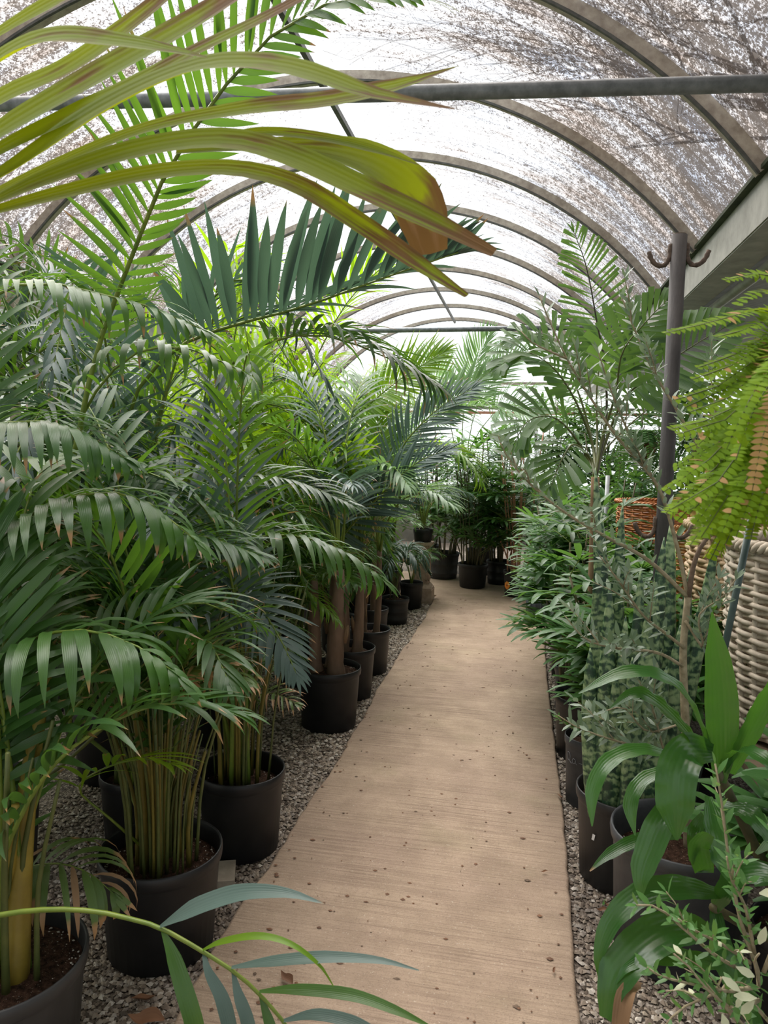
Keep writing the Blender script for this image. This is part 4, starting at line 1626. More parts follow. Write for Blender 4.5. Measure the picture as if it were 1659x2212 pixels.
def rhapis_leaves(th, base, top, h, L, W, mat, zones, segs, nearest, up_bias, keepx):
    if True:
        nl = R.randint(5, 8)
        for j in range(nl):
            f = 1 - .62 * j / nl * R.uniform(.7, 1.1)
            o = base * (1 - f) + top * f
            for tr in range(16):
                a2 = rad(R.uniform(0, 360))
                h2 = nrm(np.array([math.cos(a2), math.sin(a2), 0]) + h * .5)
                pl = R.uniform(.12, .26)
                e = o + h2 * pl + Z * pl * R.uniform(.1, .7)
                tip = e + h2 * L * .9 - Z * L * .2
                sd = np.cross(h2, Z) * L * .8
                if (keepx is None or (tip[0] > keepx and e[0] > keepx)) and clear([e, tip, e + sd, e - sd], zones, nearest) and not hits(np.array([o + (e - o) * f_ for f_ in (.06, .15, .25, .35, .45, .55, .65, .75, .85, .93, 1)] + [(e + tip) / 2, e + sd * .5, e - sd * .5]), th, .007).any():
                    break
            else:
                continue
            lf = th.part('leaf', 'leaf_segment')
            lf.mb.tube(spline([o, (o + e) / 2 + Z * .01, e], 5), .0028, 'petiole_green', 4)
            n = R.randint(*segs)
            d0 = nrm(e - o)
            S = nrm(np.cross(d0, Z))
            N = nrm(np.cross(S, d0))
            for s_ in range(n):
                an = rad(-80 + 160 * s_ / (n - 1)) if n > 1 else 0
                d = d0 * math.cos(an) + S * math.sin(an) + N * R.uniform(.0, .22)
                ll = L * (1 - .22 * abs(math.sin(an))) * R.uniform(.9, 1.08)
                th.put(lf, e, d, nrm(N * .5 + Z * up_bias), ll, W * R.uniform(.85, 1.15), 'r' + R.choice(['10', '35', '60']), mat)


ZONES_R = [ZONE_PATH, ZONE_SKY, [(1225, 1660), (1350, 1660), (1350, 1900), (1240, 1900)], [(1190, 1560), (1290, 1560), (1290, 1740), (1200, 1740)]]
END = [
    (958, 1192, .36, .20, 'broad ridged black tub of lady palm standing beside the stone pedestal', 2, 'pot_dusty'),
    (1022, 1216, .32, .175, 'lady palm in a plain black pot between the ridged tub and the dark pot', 0, 'pot_black'),
    (1078, 1210, .32, .15, 'lady palm in the dark pot half hidden between two others at the path end', 2, 'pot_black'),
    (1118, 1232, .32, .155, 'lady palm with red-brown canes in the pot with an orange flower picture', 0, 'pot_dusty'),
]
for i, (px_, py_, hr, r_, lab, ribs, pm) in enumerate(END):
    p0 = base_of(px_, py_, hr)
    p0[2] = .034
    t_ = rhapis('potted_lady_palm', p0, lab, r_, hr - .034, 17, (.35, 1.65), .45, .25, .036, 'rhapis_leaf', pm, [ZONE_PATH, ZONE_PED], ribs=ribs, nearest=5, up_bias=.4, cmat='cane_dark' if i != 3 else 'terracotta', min_w=7)
    if i == 3:
        fp = gr(1098, 1257, .14)
        c = p0 + nrm(np.array([fp[0] - p0[0], -.10, 0])) * (r_ * .92) + Z * .13
        mb = MB()
        dv = nrm(np.array([c[0] - p0[0], c[1] - p0[1], 0]))
        sd = np.cross(Z, dv)
        for k in range(7):
            a = k * 6.283 / 7
            cc = c + sd * .022 * math.cos(a) + Z * .026 * math.sin(a)
            ring = [cc + sd * .019 * math.cos(j * 1.047) + Z * .021 * math.sin(j * 1.047) + dv * (.004 + .001 * k) for j in range(6)]
            mb.add(ring + [cc + dv * .010], None, [(j, (j + 1) % 6, 6) for j in range(6)], 'flower_orange')
        ring = [c + sd * .010 * math.cos(j * 1.047) + Z * .012 * math.sin(j * 1.047) + dv * .012 for j in range(6)]
        mb.add(ring + [c + dv * .016], None, [(j, (j + 1) % 6, 6) for j in range(6)], 'flower_red')
        t_.parts[0].subs.append(('flower_picture', mb, 'orange flower picture on the side of the pot'))

# leafy background behind and right of the end group
for i, (x, y, hh, L, mt, lab) in enumerate([
    (.55, 10.4, 2.3, .34, 'rhapis_leaf', 'tall lady palm behind the pot with the orange flower picture'),
    (1.15, 9.2, 2.2, .34, 'rhapis_bright', 'tall bright lady palm in the right bay near the end wall'),
    (1.4, 7.6, 2.0, .30, 'rhapis_leaf', 'lady palm in the right bay behind the wooden bench'),
    (2.2, 6.2, 1.6, .28, 'fern_dark', 'dark lady palm in the right bay by the right wall'),
    (2.2, 8.6, 2.2, .32, 'rhapis_leaf', 'tall lady palm at the back of the right bay'),
    (.98, 8.1, 2.0, .30, 'rhapis_bright', 'tall bright lady palm right of the pot with the orange flower picture'),
    (.2, 9.9, 2.1, .32, 'rhapis_leaf', 'tall lady palm right behind the dark pot at the path end'),
    (-.55, 10.6, 1.6, .30, 'rhapis_leaf', 'lady palm behind the plain black pot, before the end wall'),
    (-1.3, 10.2, 1.7, .30, 'rhapis_leaf', 'lady palm behind the ridged black tub, before the end wall'),
]):
    rhapis('potted_lady_palm', (x, y, 0), lab, .18, .32, 15, (.5, hh), .5, L, .04, mt, 'pot_black', [ZONE_SKY, ZONE_PATH, [(950, 720), (1060, 720), (1060, 900), (950, 900)]], nearest=5, group='lady palms in the background', min_w=9)

# pale feather palm rising at the far end under the tie bar
loc = np.array([-.55, 9.75, 0.])
th = Thing('potted_palm', loc, 'pale green feather palm rising behind the lady palms below the far tie bar', 'palm')
zs = pot(th, .19, .34, 'pot_black', perl=10)
b = loc + Z * zs
for pix in ([(1000, 1000, 9.7), (1005, 860, 9.65), (1030, 780, 9.6), (1060, 715, 9.5)], [(1010, 1000, 9.7), (1030, 880, 9.6), (1075, 810, 9.5), (1130, 760, 9.4)], [(990, 1000, 9.7), (960, 860, 9.6), (930, 800, 9.5), (890, 790, 9.4)], [(1010, 1000, 9.6), (1060, 900, 9.3), (1110, 880, 9.0), (1170, 900, 8.8)]):
    hero(th, b, pix, start=2, L=.5, W=.03, n=30, droop=(10, 50), mat='pale_palm_leaf', far=True, up=np.array([-.2, -.8, .5]), grav=.2)
th.finish()
loc = np.array([-.75, 7.4, 0.])
# fronds over the path end from a palm standing behind the pedestal plants
loc = np.array([-1.55, 7.2, 0.])
th = Thing('potted_palm', loc, 'palm with long pale blue-green fronds leaning over the path toward the lady palms', 'palm')
zs = pot(th, .18, .34, 'pot_black', perl=10)
b = loc + Z * zs
canes(th, b, 6, .8, .08)
hero(th, b, [(800, 1100, 7.0), (850, 980, 6.9), (930, 905, 6.8), (1010, 840, 6.7), (1075, 790, 6.6)], start=3, L=.42, W=.026, n=36, droop=(5, 40), vup=12, mat='pale_palm_leaf', up=np.array([0, -.8, .5]), grav=.2)
hero(th, b, [(820, 1100, 7.0), (870, 960, 6.9), (960, 890, 6.7), (1060, 880, 6.5), (1120, 920, 6.4)], start=3, L=.40, W=.022, n=34, droop=(20, 60), mat='pale_palm_leaf', grav=.4)
hero(th, b, [(820, 1120, 7.0), (860, 1010, 6.9), (930, 960, 6.7), (1000, 985, 6.5), (1040, 1040, 6.4)], start=3, L=.36, W=.022, n=30, droop=(30, 80), mat='lime_palm_leaf', grav=.5)
th.finish()

# ================================================================== RIGHT SIDE
# wooden bench under the gutter carrying the baskets
th = Thing('bench', (1.25, 4.5, 0), 'low weathered wooden bench under the gutter carrying wicker baskets', 'bench')
for k in range(5):
    p = th.part('plank')
    p.mb.box((.90 + k * .18, 4.5, .53), (.165, 3.8, .035), 'bench_wood')
for x in (.95, 1.58):
    for y in (2.75, 4.5, 6.25):
        p = th.part('leg')
        p.mb.box((x, y, .256), (.07, .07, .512), 'bench_wood')
solid_box((.81, 2.6, .51), (1.71, 6.4, .55), th)
for x in (.95, 1.58):
    for y in (2.75, 4.5, 6.25):
        solid_box((x - .035, y - .035, 0), (x + .035, y + .035, .52), th)
th.finish_now()
for o in th.o.children:
    for f_ in o.data.polygons:
        f_.use_smooth = False


def basket(loc, r0, r1, h, mat, label, rows, st, rt, inner='wicker_inner', braid=True):
    loc = np.asarray(loc, float)
    th = Thing('wicker_basket', loc, label, 'basket', 'wicker baskets on the bench')
    w = th.part('weave')
    n = st
    npt = n * 3
    a = np.arange(npt + 1) / npt * 2 * math.pi
    for i in range(rows):
        f = (i + .5) / rows
        z = h * f
        rr = r0 + (r1 - r0) * f ** .8 + .012 * math.sin(f * 3.1)
        ph = i % 2 * math.pi
        rw = rr + rt * 1.05 * np.sin(a * n / 2 + ph)
        zz = z + rt * .35 * np.sin(a * n / 2 * 1.0 + ph + 1) + R.uniform(-.1, .1) * rt
        C = np.stack([rw * np.cos(a), rw * np.sin(a), zz], 1) + loc
        w.mb.tube(C, rt * R.uniform(.85, 1.1), mat, 5, .9, R.random(), False)
    s = th.part('stakes')
    for k in range(n):
        an = (k + .25) / n * 2 * math.pi
        dv = np.array([math.cos(an), math.sin(an), 0])
        s.mb.tube([loc + dv * (r0 + (r1 - r0) * f ** .8 + .012 * math.sin(f * 3.1)) + Z * h * f for f in (0, .25, .5, .75, 1)], rt * .9, mat, 5)
    solid_cyl(loc, loc[2], loc[2] + h * .5, r0 + (r1 - r0) * .7 + .02, th)
    solid_cyl(loc, loc[2] + h * .5, loc[2] + h + .03, r1 + .035, th)
    bt = th.part('bottom')
    bt.mb.lathe([(.001, .006), (r0, .006), (r0 * 1.01, .02)], loc, mat, 30)
    if braid:
        rm = th.part('rim')
        aa = np.linspace(0, 2 * math.pi, 160)
        for k in range(3):
            ph = k * 2.094
            rr = r1 + .012 + rt * 1.3 * np.cos(aa * 22 + ph)
            zz = h + rt + rt * 1.3 * np.sin(aa * 22 + ph)
            rm.mb.tube(np.stack([rr * np.cos(aa), rr * np.sin(aa), zz], 1) + loc, rt * 1.05, mat, 6, 1, k * .3, False)
    th.finish()


basket((.99, 5.85, .556), .23, .29, .72, 'wicker_red', 'tall reddish-brown wicker basket behind the iron hook post', 44, 26, .0072)
basket((1.02, 4.5, .556), .19, .235, .64, 'wicker_honey', 'honey-coloured wicker basket between the reddish and the tan baskets', 38, 26, .0072)
basket((1.06, 3.78, .560), .21, .26, .74, 'wicker_tan', 'tan thick-woven wicker basket next to the honey-coloured one', 33, 22, .0115)
basket((1.07, 3.1, .560), .20, .26, .74, 'wicker_grey', 'pale greyish thick-woven wicker basket nearest the hanging fern', 33, 22, .0115)

# iron post with hooks
PB = at(1468, 508, 3.25)
lo_ = at(1432, 1180, 3.25)
pc = np.array([PB[0], 3.25, 0.])
th = Thing('hook_post', pc, 'rusty dark iron post with curled hooks at its top and middle', 'post')
p = th.part('pole')
p.mb.tube([pc, pc + Z * PB[2] * .5, pc + Z * (PB[2])], .0305, 'post_iron', 16)
solid_line([pc, pc + Z * PB[2]], .034, th)
p.mb.tube([pc + Z * (PB[2] - .0), pc + Z * (PB[2] + .004)], .027, 'rust_iron', 16)
for zc, sds in ((PB[2] - .035, (-1, 1)), (1.385, (-1, 1))):
    for sd in sds:
        hk = th.part('hook')
        c = pc + Z * zc
        s3 = np.array([sd * 1.0, 0, 0])
        pts = [c + s3 * .03 - Z * .0, c + s3 * .034 - Z * .05, c + s3 * .052 - Z * .082, c + s3 * .08 - Z * .082, c + s3 * .103 - Z * .06, c + s3 * .116 - Z * .028]
        C = spline(pts, 18)
        rr = .0095 + .0015 * np.sin(np.arange(18) * 2.6)
        rr[0:4] = .012
        hk.mb.tube(C, rr, 'rust_iron', 8)
        solid_line(C[::4], .012, th)
th.finish()
# grey conduit pole and dark green pipe by the baskets
mb = MB()
q = at(1312, 1050, 6.3)
mb.tube([(q[0], q[1], 0), (q[0], q[1], .8), (q[0], q[1], 1.46)], .017, 'conduit_grey', 10)
solid_line([(q[0], q[1], 0), (q[0], q[1], 1.46)], .018, mb)
tag(link('conduit', mb.mesh('conduit', (q[0], q[1], 0)), None, (q[0], q[1], 0)), 'short grey upright conduit behind the reddish wicker basket', 'pipe')

p2, p3 = np.array([.66, 2.99, 0.]), at(1628, 1098, 2.7)
mb = MB()
mb.tube([p2, (p2 + p3) / 2, p3], .0125, 'pvc_green', 10)
solid_line([p2, p3], .0135, mb)
tag(link('garden_stake', mb.mesh('garden_stake', p2), None, p2), 'dark green stake standing beside the snake plant pot, leaning toward the pale baskets', 'stake')

# right pots
# sansevieria
loc = base_of(1352, 1702, .36)
th = Thing('potted_snake_plant', loc, 'tall mottled snake plant in a black pot with a small white label', 'plant')
zs = pot(th, .185, .36, 'pot_dusty', .06, perl=60)
lab = MB()
qv = at(1283, 1808, loc[1] - .12)
dv = nrm(np.array([qv[0] - loc[0], qv[1] - loc[1], 0]))
hz = qv[2]
rr_ = .185 * (.86 + .095 * hz / .305) + .004
cc = loc + dv * rr_ + Z * hz
sd = np.cross(Z, dv)
tl = sd * .2 + Z
lab.add([cc - sd * .006 - tl * .012, cc + sd * .006 - tl * .012, cc + sd * .006 + tl * .012, cc - sd * .006 + tl * .012], [(0, 1, 2, 3)], None, 'white_label')
th.parts[0].subs.append(('price_label', lab))
b = loc + Z * zs
SNAKE = [(1292, 1690, 1300, 1108, 2.85), (1325, 1700, 1345, 1090, 2.95), (1352, 1705, 1385, 1225, 2.8), (1385, 1705, 1435, 1160, 2.86), (1415, 1700, 1450, 1120, 2.95), (1445, 1700, 1490, 1230, 2.9), (1300, 1690, 1318, 1260, 2.78), (1340, 1700, 1352, 1330, 2.76), (1375, 1700, 1400, 1310, 2.76), (1400, 1700, 1418, 1265, 2.78), (1320, 1695, 1286, 1010, 2.98), (1430, 1700, 1470, 1350, 2.8), (1285, 1690, 1275, 1400, 2.78), (1460, 1700, 1552, 1150, 2.92), (1360, 1700, 1366, 1420, 2.72), (1310, 1690, 1330, 1450, 2.73), (1395, 1700, 1440, 1440, 2.74)]
for x0, y0, x1, y1, yy_ in SNAKE:
    p0 = at(x0, y0, yy_)
    dxy = np.array([p0[0] - loc[0], p0[1] - loc[1]])
    ln = np.linalg.norm(dxy)
    if ln > .15:
        dxy *= .15 / ln
    p0 = np.array([loc[0] + dxy[0], loc[1] + dxy[1], zs - .02])
    p1 = at(x1, y1, yy_)
    mid = (p0 + p1) / 2 + np.array([R.uniform(-.012, .012), R.uniform(-.02, .02), 0])
    lf = th.part('leaf')
    C = spline([p0, mid, p1], 16)
    r_ = R.uniform(.030, .040)
    lf.mb.tube(C, np.interp(np.linspace(0, 1, 16), [0, .2, .6, .85, .96, 1], [r_ * .8, r_, r_ * .95, r_ * .6, r_ * .25, .002]), 'snake_leaf', 10, R.uniform(.38, .55), R.random())
    solid_line(C[:14:3], r_ * .75, th)
th.finish()

# pot with chalk writing
loc = base_of(1262, 1586, .33)
loc[0] = max(loc[0], PXR + .014 + .118)
th = Thing('potted_sapling', loc, 'small olive shoot in a slim grey pot with chalk writing beside the path', 'plant')
zs = pot(th, .118, .33, 'pot_grey', .045, perl=150)
b = loc + Z * zs
wr = MB()


def on_pot(u, z):
    a = rad(-127) + u / .108
    r_ = .118 * (.86 + .095 * z / .275) + .0015
    return loc + np.array([math.cos(a) * r_, math.sin(a) * r_, z])


for st_ in ([(-.052, .222), (-.060, .238), (-.056, .256), (-.044, .258), (-.036, .244), (-.039, .226), (-.050, .220), (-.052, .224)],
            [(-.041, .222), (-.030, .214), (-.022, .216)],
            [(-.006, .236), (-.016, .240), (-.022, .228), (-.018, .217), (-.008, .220), (-.004, .236), (-.004, .222), (.004, .216)],
            [(.012, .228), (.028, .226)]):
    wr.tube(spline([on_pot(*s_) for s_ in st_], 20), .0012, 'chalk', 4)
th.parts[0].subs.append(('chalk_writing', wr))

def branch(th, pts, r0, L=.05, W=.014, gap=.022, mat='olive_leaf', leaf_from=.25, twigs=0, twig_len=.18, bark='olive_bark', r1=.0018, cream=0.0, depth=0, dense=1.0, name='branch'):
    pts = np.asarray(pts, float)
    ln = np.linalg.norm(np.diff(pts, axis=0), axis=1).sum()
    n = max(8, int(ln / .03))
    C = spline(pts, n)
    p = th.part(name, 'leaf')
    p.mb.tube(C, np.linspace(r0, r1, n), bark, 6)
    if r0 > .0035:
        solid_line(C[::4], r0, th)
    T = np.gradient(C, axis=0)
    k = 0
    s = leaf_from * ln
    while s < ln:
        f = s / ln * (n - 1)
        i = min(int(f), n - 2)
        P = C[i] * (1 - f + i) + C[i + 1] * (f - i)
        t = nrm(T[i])
        u = nrm(np.cross(t, Z) + 1e-4)
        v = np.cross(u, t)
        a = k * 1.571 + R.uniform(-.5, .5)
        for sd in (0, math.pi):
            if R.random() > dense:
                continue
            dv = u * math.cos(a + sd) + v * math.sin(a + sd)
            d = nrm(t * R.uniform(.5, 1.1) + dv + Z * .25)
            m = mat if R.random() > cream else 'cream_leaf'
            th.put(p, P, d, nrm(t * .8 + Z * .8 + np.array([R.uniform(-.4, .4), R.uniform(-.6, .1), 0])), L * R.uniform(.7, 1.15), W * R.uniform(.85, 1.2), 'olive', m)
        k += 1
        s += gap * R.uniform(.8, 1.25)
    th.put(p, C[-1], nrm(T[-1]), Z + np.array([.1, -.3, 0]), L * .7, W * .8, 'olive', mat)
    for j in range(twigs):
        f = R.uniform(.3, .95)
        i = int(f * (n - 2))
        t = nrm(T[i])
        u = nrm(np.cross(t, Z) + 1e-4)
        d = nrm(t * .7 + u * R.choice((-1, 1)) * R.uniform(.4, 1) + Z * R.uniform(-.1, .9))
        l = twig_len * R.uniform(.5, 1.2)
        e = C[i] + d * l
        branch(th, [C[i], C[i] + d * l * .5 + Z * .01, e], max(.0018, r0 * .4), L * .9, W * .95, gap * .9, mat, .15, 0, bark=bark, r1=.001, cream=cream, dense=dense, name='twig')


branch(th, [b, at(1290, 1540, loc[1] - .05), at(1245, 1575, loc[1] - .08), at(1200, 1548, loc[1] - .1)], .004, .034, .013, .014, 'olive_bright', .3)
branch(th, [b + np.array([.02, .02, 0]), b + np.array([.03, .05, .25]), b + np.array([.06, .1, .5])], .005, .036, .013, .016, 'olive_leaf', .2, 3, .14)
th.finish()

# the olive in the big grey pot, with the broad-leaved dracaena behind it
loc = base_of(1472, 1792, .42)
th = Thing('potted_olive_tree', loc, 'slender olive tree with silvery leaves in the big battered grey pot', 'tree')
zs = pot(th, .222, .42, 'pot_grey', .10, .88, perl=350, ribs=0)
b = loc + Z * zs + np.array([.04, .06, 0])
TY = loc[1] + .06
TK = [b, at(1484, 1650, TY), at(1478, 1500, TY + .02), at(1476, 1400, TY + .03), at(1486, 1290, TY + .05)]
p = th.part('trunk')
p.mb.tube(spline(TK, 24), np.linspace(.017, .011, 24), 'olive_bark', 8)
solid_line(TK, .018, th)
fk = TK[-1]
E1 = at(1540, 1200, TY + .06)
BR = [
    ([fk, at(1500, 1215, TY + .05), at(1525, 1165, TY + .06), at(1575, 1120, TY + .1), at(1640, 1020, TY + .15)], .010, .6, 3, 'bark_brown'),
    ([fk, at(1400, 1210, TY), at(1310, 1160, TY - .05), at(1225, 1110, TY - .1), at(1150, 1050, TY - .15), at(1095, 985, TY - .18), at(1076, 940, TY - .2)], .008, .2, 5, 'olive_bark'),
    ([fk, at(1465, 1190, TY + .05), at(1420, 1050, TY + .02), at(1330, 940, TY), at(1270, 850, TY - .03), at(1225, 775, TY - .05), at(1190, 700, TY - .05), at(1165, 640, TY - .05)], .0075, .25, 6, 'olive_bark'),
    ([at(1525, 1165, TY + .06), at(1530, 1020, TY + .03), at(1470, 900, TY), at(1410, 800, TY), at(1370, 710, TY), at(1342, 640, TY)], .007, .25, 5, 'olive_bark'),
    ([at(1225, 775, TY - .05), at(1190, 760, TY - .08), at(1150, 740, TY - .1), at(1125, 715, TY - .1)], .004, .1, 0, 'olive_bark'),
    ([at(1420, 1050, TY + .02), at(1370, 960, TY), at(1330, 870, TY - .03), at(1305, 800, TY - .05), at(1292, 760, TY - .05)], .005, .1, 3, 'olive_bark'),
    ([at(1476, 1440, TY + .02), at(1420, 1410, TY - .02), at(1330, 1400, TY - .08), at(1265, 1380, TY - .12), at(1220, 1330, TY - .15)], .006, .2, 6, 'olive_bark'),
    ([at(1478, 1400, TY + .02), at(1440, 1370, TY), at(1390, 1330, TY - .05), at(1340, 1260, TY - .1), at(1295, 1200, TY - .12)], .006, .15, 6, 'olive_bark'),
    ([at(1480, 1340, TY + .03), at(1520, 1400, TY), at(1510, 1330, TY - .03), at(1560, 1290, TY - .05), at(1590, 1250, TY - .06)], .005, .2, 3, 'olive_bark'),
    ([at(1482, 1600, TY), at(1440, 1630, TY - .05), at(1410, 1530, TY - .08), at(1380, 1470, TY - .1)], .005, .2, 4, 'olive_bark'),
    ([at(1482, 1640, TY), at(1430, 1625, TY - .05), at(1330, 1600, TY - .12), at(1250, 1572, TY - .18), at(1205, 1545, TY - .2)], .005, .2, 5, 'olive_bark'),
    ([at(1482, 1560, TY), at(1400, 1580, TY - .08), at(1350, 1530, TY - .12), at(1310, 1535, TY - .14)], .004, .15, 3, 'olive_bark'),
    ([at(1640, 1020, TY + .15), at(1560, 980, TY + .08), at(1545, 880, TY + .05), at(1530, 780, TY + .05)], .005, .1, 3, 'olive_bark'),
]
for pts, r0, lf, tw, bk in BR:
    branch(th, pts, r0, .058, .0175, .024, 'olive_leaf', lf, tw, .15, bk, dense=.85)
th.finish()

# dracaena: straps from two crowns
loc = np.array([.86, 2.22, 0.])
th = Thing('potted_dracaena', loc, 'dracaena with broad glossy strap leaves rising beside the big grey pot', 'plant')
zs = pot(th, .16, .30, 'pot_black', .05, perl=60)
c1 = at(1548, 1660, 2.0)
c2 = at(1540, 1960, 1.95)
for cc in (c1, c2):
    p = th.part('stem')
    p.mb.tube(spline([loc + Z * zs - Z * .02 + np.array([-.03, 0, 0]), (loc + cc) / 2 + np.array([0, 0, .1]), cc], 12), np.linspace(.018, .012, 12), 'cane_dark', 8)
    solid_line([loc + Z * zs + np.array([-.03, 0, 0]), (loc + cc) / 2 + np.array([0, 0, .1]), cc], .018, th)
DL = [
    ([(1555, 1690, 2.0), (1560, 1600, 2.0), (1556, 1480, 1.99), (1546, 1390, 1.98), (1538, 1322, 1.97)], [.03, .078, .082, .06, .004], (-.15, -.95, .1)),
    ([(1535, 1640, 2.0), (1510, 1560, 1.97), (1470, 1490, 1.93), (1410, 1456, 1.89), (1340, 1456, 1.86), (1250, 1498, 1.83)], [.03, .046, .052, .05, .04, .003], (.1, -.4, .9)),
    ([(1530, 1650, 2.0), (1480, 1580, 1.95), (1420, 1520, 1.9), (1370, 1498, 1.87), (1318, 1530, 1.85)], [.03, .05, .058, .048, .004], (.1, -.5, .85)),
    ([(1540, 1625, 1.98), (1490, 1622, 1.92), (1465, 1660, 1.88), (1458, 1730, 1.86), (1462, 1815, 1.85)], [.04, .088, .098, .09, .006], (-.2, -.85, .35)),
    ([(1470, 1650, 1.98), (1420, 1625, 1.94), (1365, 1622, 1.9), (1310, 1650, 1.86), (1280, 1710, 1.83), (1279, 1785, 1.81)], [.02, .036, .042, .044, .036, .003], (-.1, -.5, .85)),
    ([(1480, 1675, 2.0), (1430, 1668, 1.96), (1385, 1690, 1.93), (1362, 1740, 1.9), (1372, 1805, 1.88)], [.02, .034, .042, .038, .003], (-.2, -.4, .85)),
    ([(1480, 1730, 1.98), (1435, 1765, 1.9), (1405, 1830, 1.87), (1385, 1890, 1.85), (1384, 1945, 1.84)], [.03, .062, .072, .06, .004], (-.3, -.8, .5)),
    ([(1470, 1805, 1.98), (1410, 1808, 1.94), (1360, 1822, 1.9), (1310, 1850, 1.87), (1274, 1882, 1.85)], [.02, .032, .036, .03, .003], (0, -.5, .85)),
    ([(1575, 1670, 2.0), (1610, 1600, 1.97), (1650, 1520, 1.95), (1690, 1450, 1.93)], [.03, .052, .055, .03], (.2, -.8, .4)),
    ([(1560, 1650, 2.0), (1600, 1620, 1.92), (1650, 1640, 1.86), (1700, 1700, 1.83)], [.02, .045, .045, .02], (0, -.4, .9)),
    ([(1550, 1930, 1.95), (1470, 1918, 1.9), (1390, 1930, 1.87), (1325, 1985, 1.84), (1294, 2060, 1.82), (1294, 2115, 1.81)], [.03, .06, .066, .058, .04, .003], (-.2, -.6, .75)),
    ([(1540, 2010, 1.95), (1460, 2005, 1.88), (1390, 2040, 1.83), (1330, 2110, 1.79), (1308, 2200, 1.77)], [.03, .085, .1, .09, .03], (-.3, -.7, .6)),
    ([(1580, 2090, 1.92), (1490, 2072, 1.86), (1410, 2070, 1.82), (1355, 2090, 1.79), (1330, 2125, 1.78)], [.02, .042, .046, .036, .004], (0, -.5, .85)),
    ([(1500, 1850, 1.97), (1520, 1880, 1.92), (1510, 1830, 1.9), (1530, 1800, 1.88)], [.02, .05, .06, .03], (0, -.9, .3)),
    ([(1530, 1720, 2.0), (1545, 1790, 1.93), (1560, 1850, 1.9), (1590, 1920, 1.88)], [.02, .06, .065, .01], (.2, -.8, .4)),
    ([(1560, 1740, 2.0), (1620, 1760, 1.93), (1680, 1830, 1.9)], [.03, .06, .03], (.1, -.6, .7)),
    ([(1520, 1760, 2.0), (1500, 1800, 1.93), (1490, 1860, 1.91)], [.02, .04, .004], (-.1, -.9, .3)),
    ([(1545, 1960, 1.95), (1590, 1900, 1.9), (1660, 1890, 1.86), (1720, 1930, 1.84)], [.03, .06, .06, .02], (0, -.5, .85)),
    ([(1545, 1970, 1.95), (1560, 2060, 1.88), (1600, 2140, 1.86), (1640, 2230, 1.84)], [.03, .07, .07, .03], (.2, -.8, .5)),
]
for pix, ws, up in DL:
    strap(th, None, pix, ws, 'dracaena_leaf', up, .2, name='leaf', n=22, ripple=.12)
th.finish()
# dry brown leaf at the foot of the dracaena
th = Thing('dried_leaf', gr(1345, 2190), 'large curled dry brown leaf lying at the foot of the dracaena', 'leaf')
strap(th, None, [(1345, 2330, 1.74), (1340, 2240, 1.75), (1350, 2160, 1.76), (1365, 2130, 1.78), (1385, 2128, 1.8)], [.02, .03, .04, .045, .012], 'dead_leaf', (-.4, -.8, .3), .5, name='blade')
th.finish()

# second olive in the near corner
loc = np.array([.78, 1.52, 0.])
th = Thing('potted_olive_tree', loc, 'small fresh-leaved olive with some cream leaves in front of the dracaena', 'tree')
zs = pot(th, .15, .28, 'pot_black', .05, perl=40)
b = loc + Z * zs
oy = 1.5
BR2 = [
    ([b, at(1560, 2165, oy), at(1640, 2130, oy), at(1600, 1990, oy), at(1575, 1860, oy), at(1560, 1740, oy), at(1545, 1650, oy)], .008, .35, 3),
    ([b, at(1600, 2140, oy), at(1540, 2150, oy - .02), at(1470, 2180, oy - .04), at(1430, 2225, oy - .05)], .007, .5, 1),
    ([at(1600, 2140, oy), at(1560, 2140, oy - .05), at(1470, 2120, oy - .08), at(1430, 2110, oy - .1), at(1398, 2090, oy - .12)], .004, .1, 1),
    ([at(1590, 2090, oy), at(1540, 2060, oy - .05), at(1470, 2000, oy - .08), at(1420, 1960, oy - .1), at(1375, 1955, oy - .12)], .004, .1, 2),
    ([at(1620, 2080, oy), at(1560, 2040, oy - .05), at(1500, 2010, oy - .08), at(1465, 1985, oy - .1)], .004, .1, 2),
    ([at(1630, 2060, oy), at(1610, 1960, oy - .05), at(1580, 1900, oy - .08), at(1570, 1850, oy - .1)], .004, .1, 2),
    ([at(1640, 2160, oy), at(1590, 2180, oy - .05), at(1530, 2140, oy - .1), at(1490, 2090, oy - .1), at(1455, 2060, oy - .1)], .004, .1, 2),
    ([at(1650, 2100, oy), at(1690, 1980, oy), at(1680, 1850, oy - .02), at(1660, 1780, oy - .03)], .005, .15, 3),
]
for i, (pts, r0, lf, tw) in enumerate(BR2):
    branch(th, pts, r0, .036, .0115, .024, 'olive_bright', lf, tw, .10, 'olive_bark', cream=.04 if i else 0, dense=.9)
p = th.part('branch', 'leaf')
p.mb.tube(spline([at(1640, 2130, oy), at(1630, 2080, oy - .1), at(1640, 2060, oy - .15)], 8), .002, 'olive_bark', 5)
for x, y, a in ((1640, 1930, 20), (1560, 2110, -30), (1585, 2150, 10), (1600, 2190, 60), (1640, 2040, 80), (1560, 2190, -70), (1630, 2110, 150)):
    th.put(p, at(x, y, oy - .16), np.array([math.cos(rad(a)), -.2, math.sin(rad(a))]), np.array([0, -.8, .6]), .038, .017, 'olive', 'cream_leaf')
th.finish()

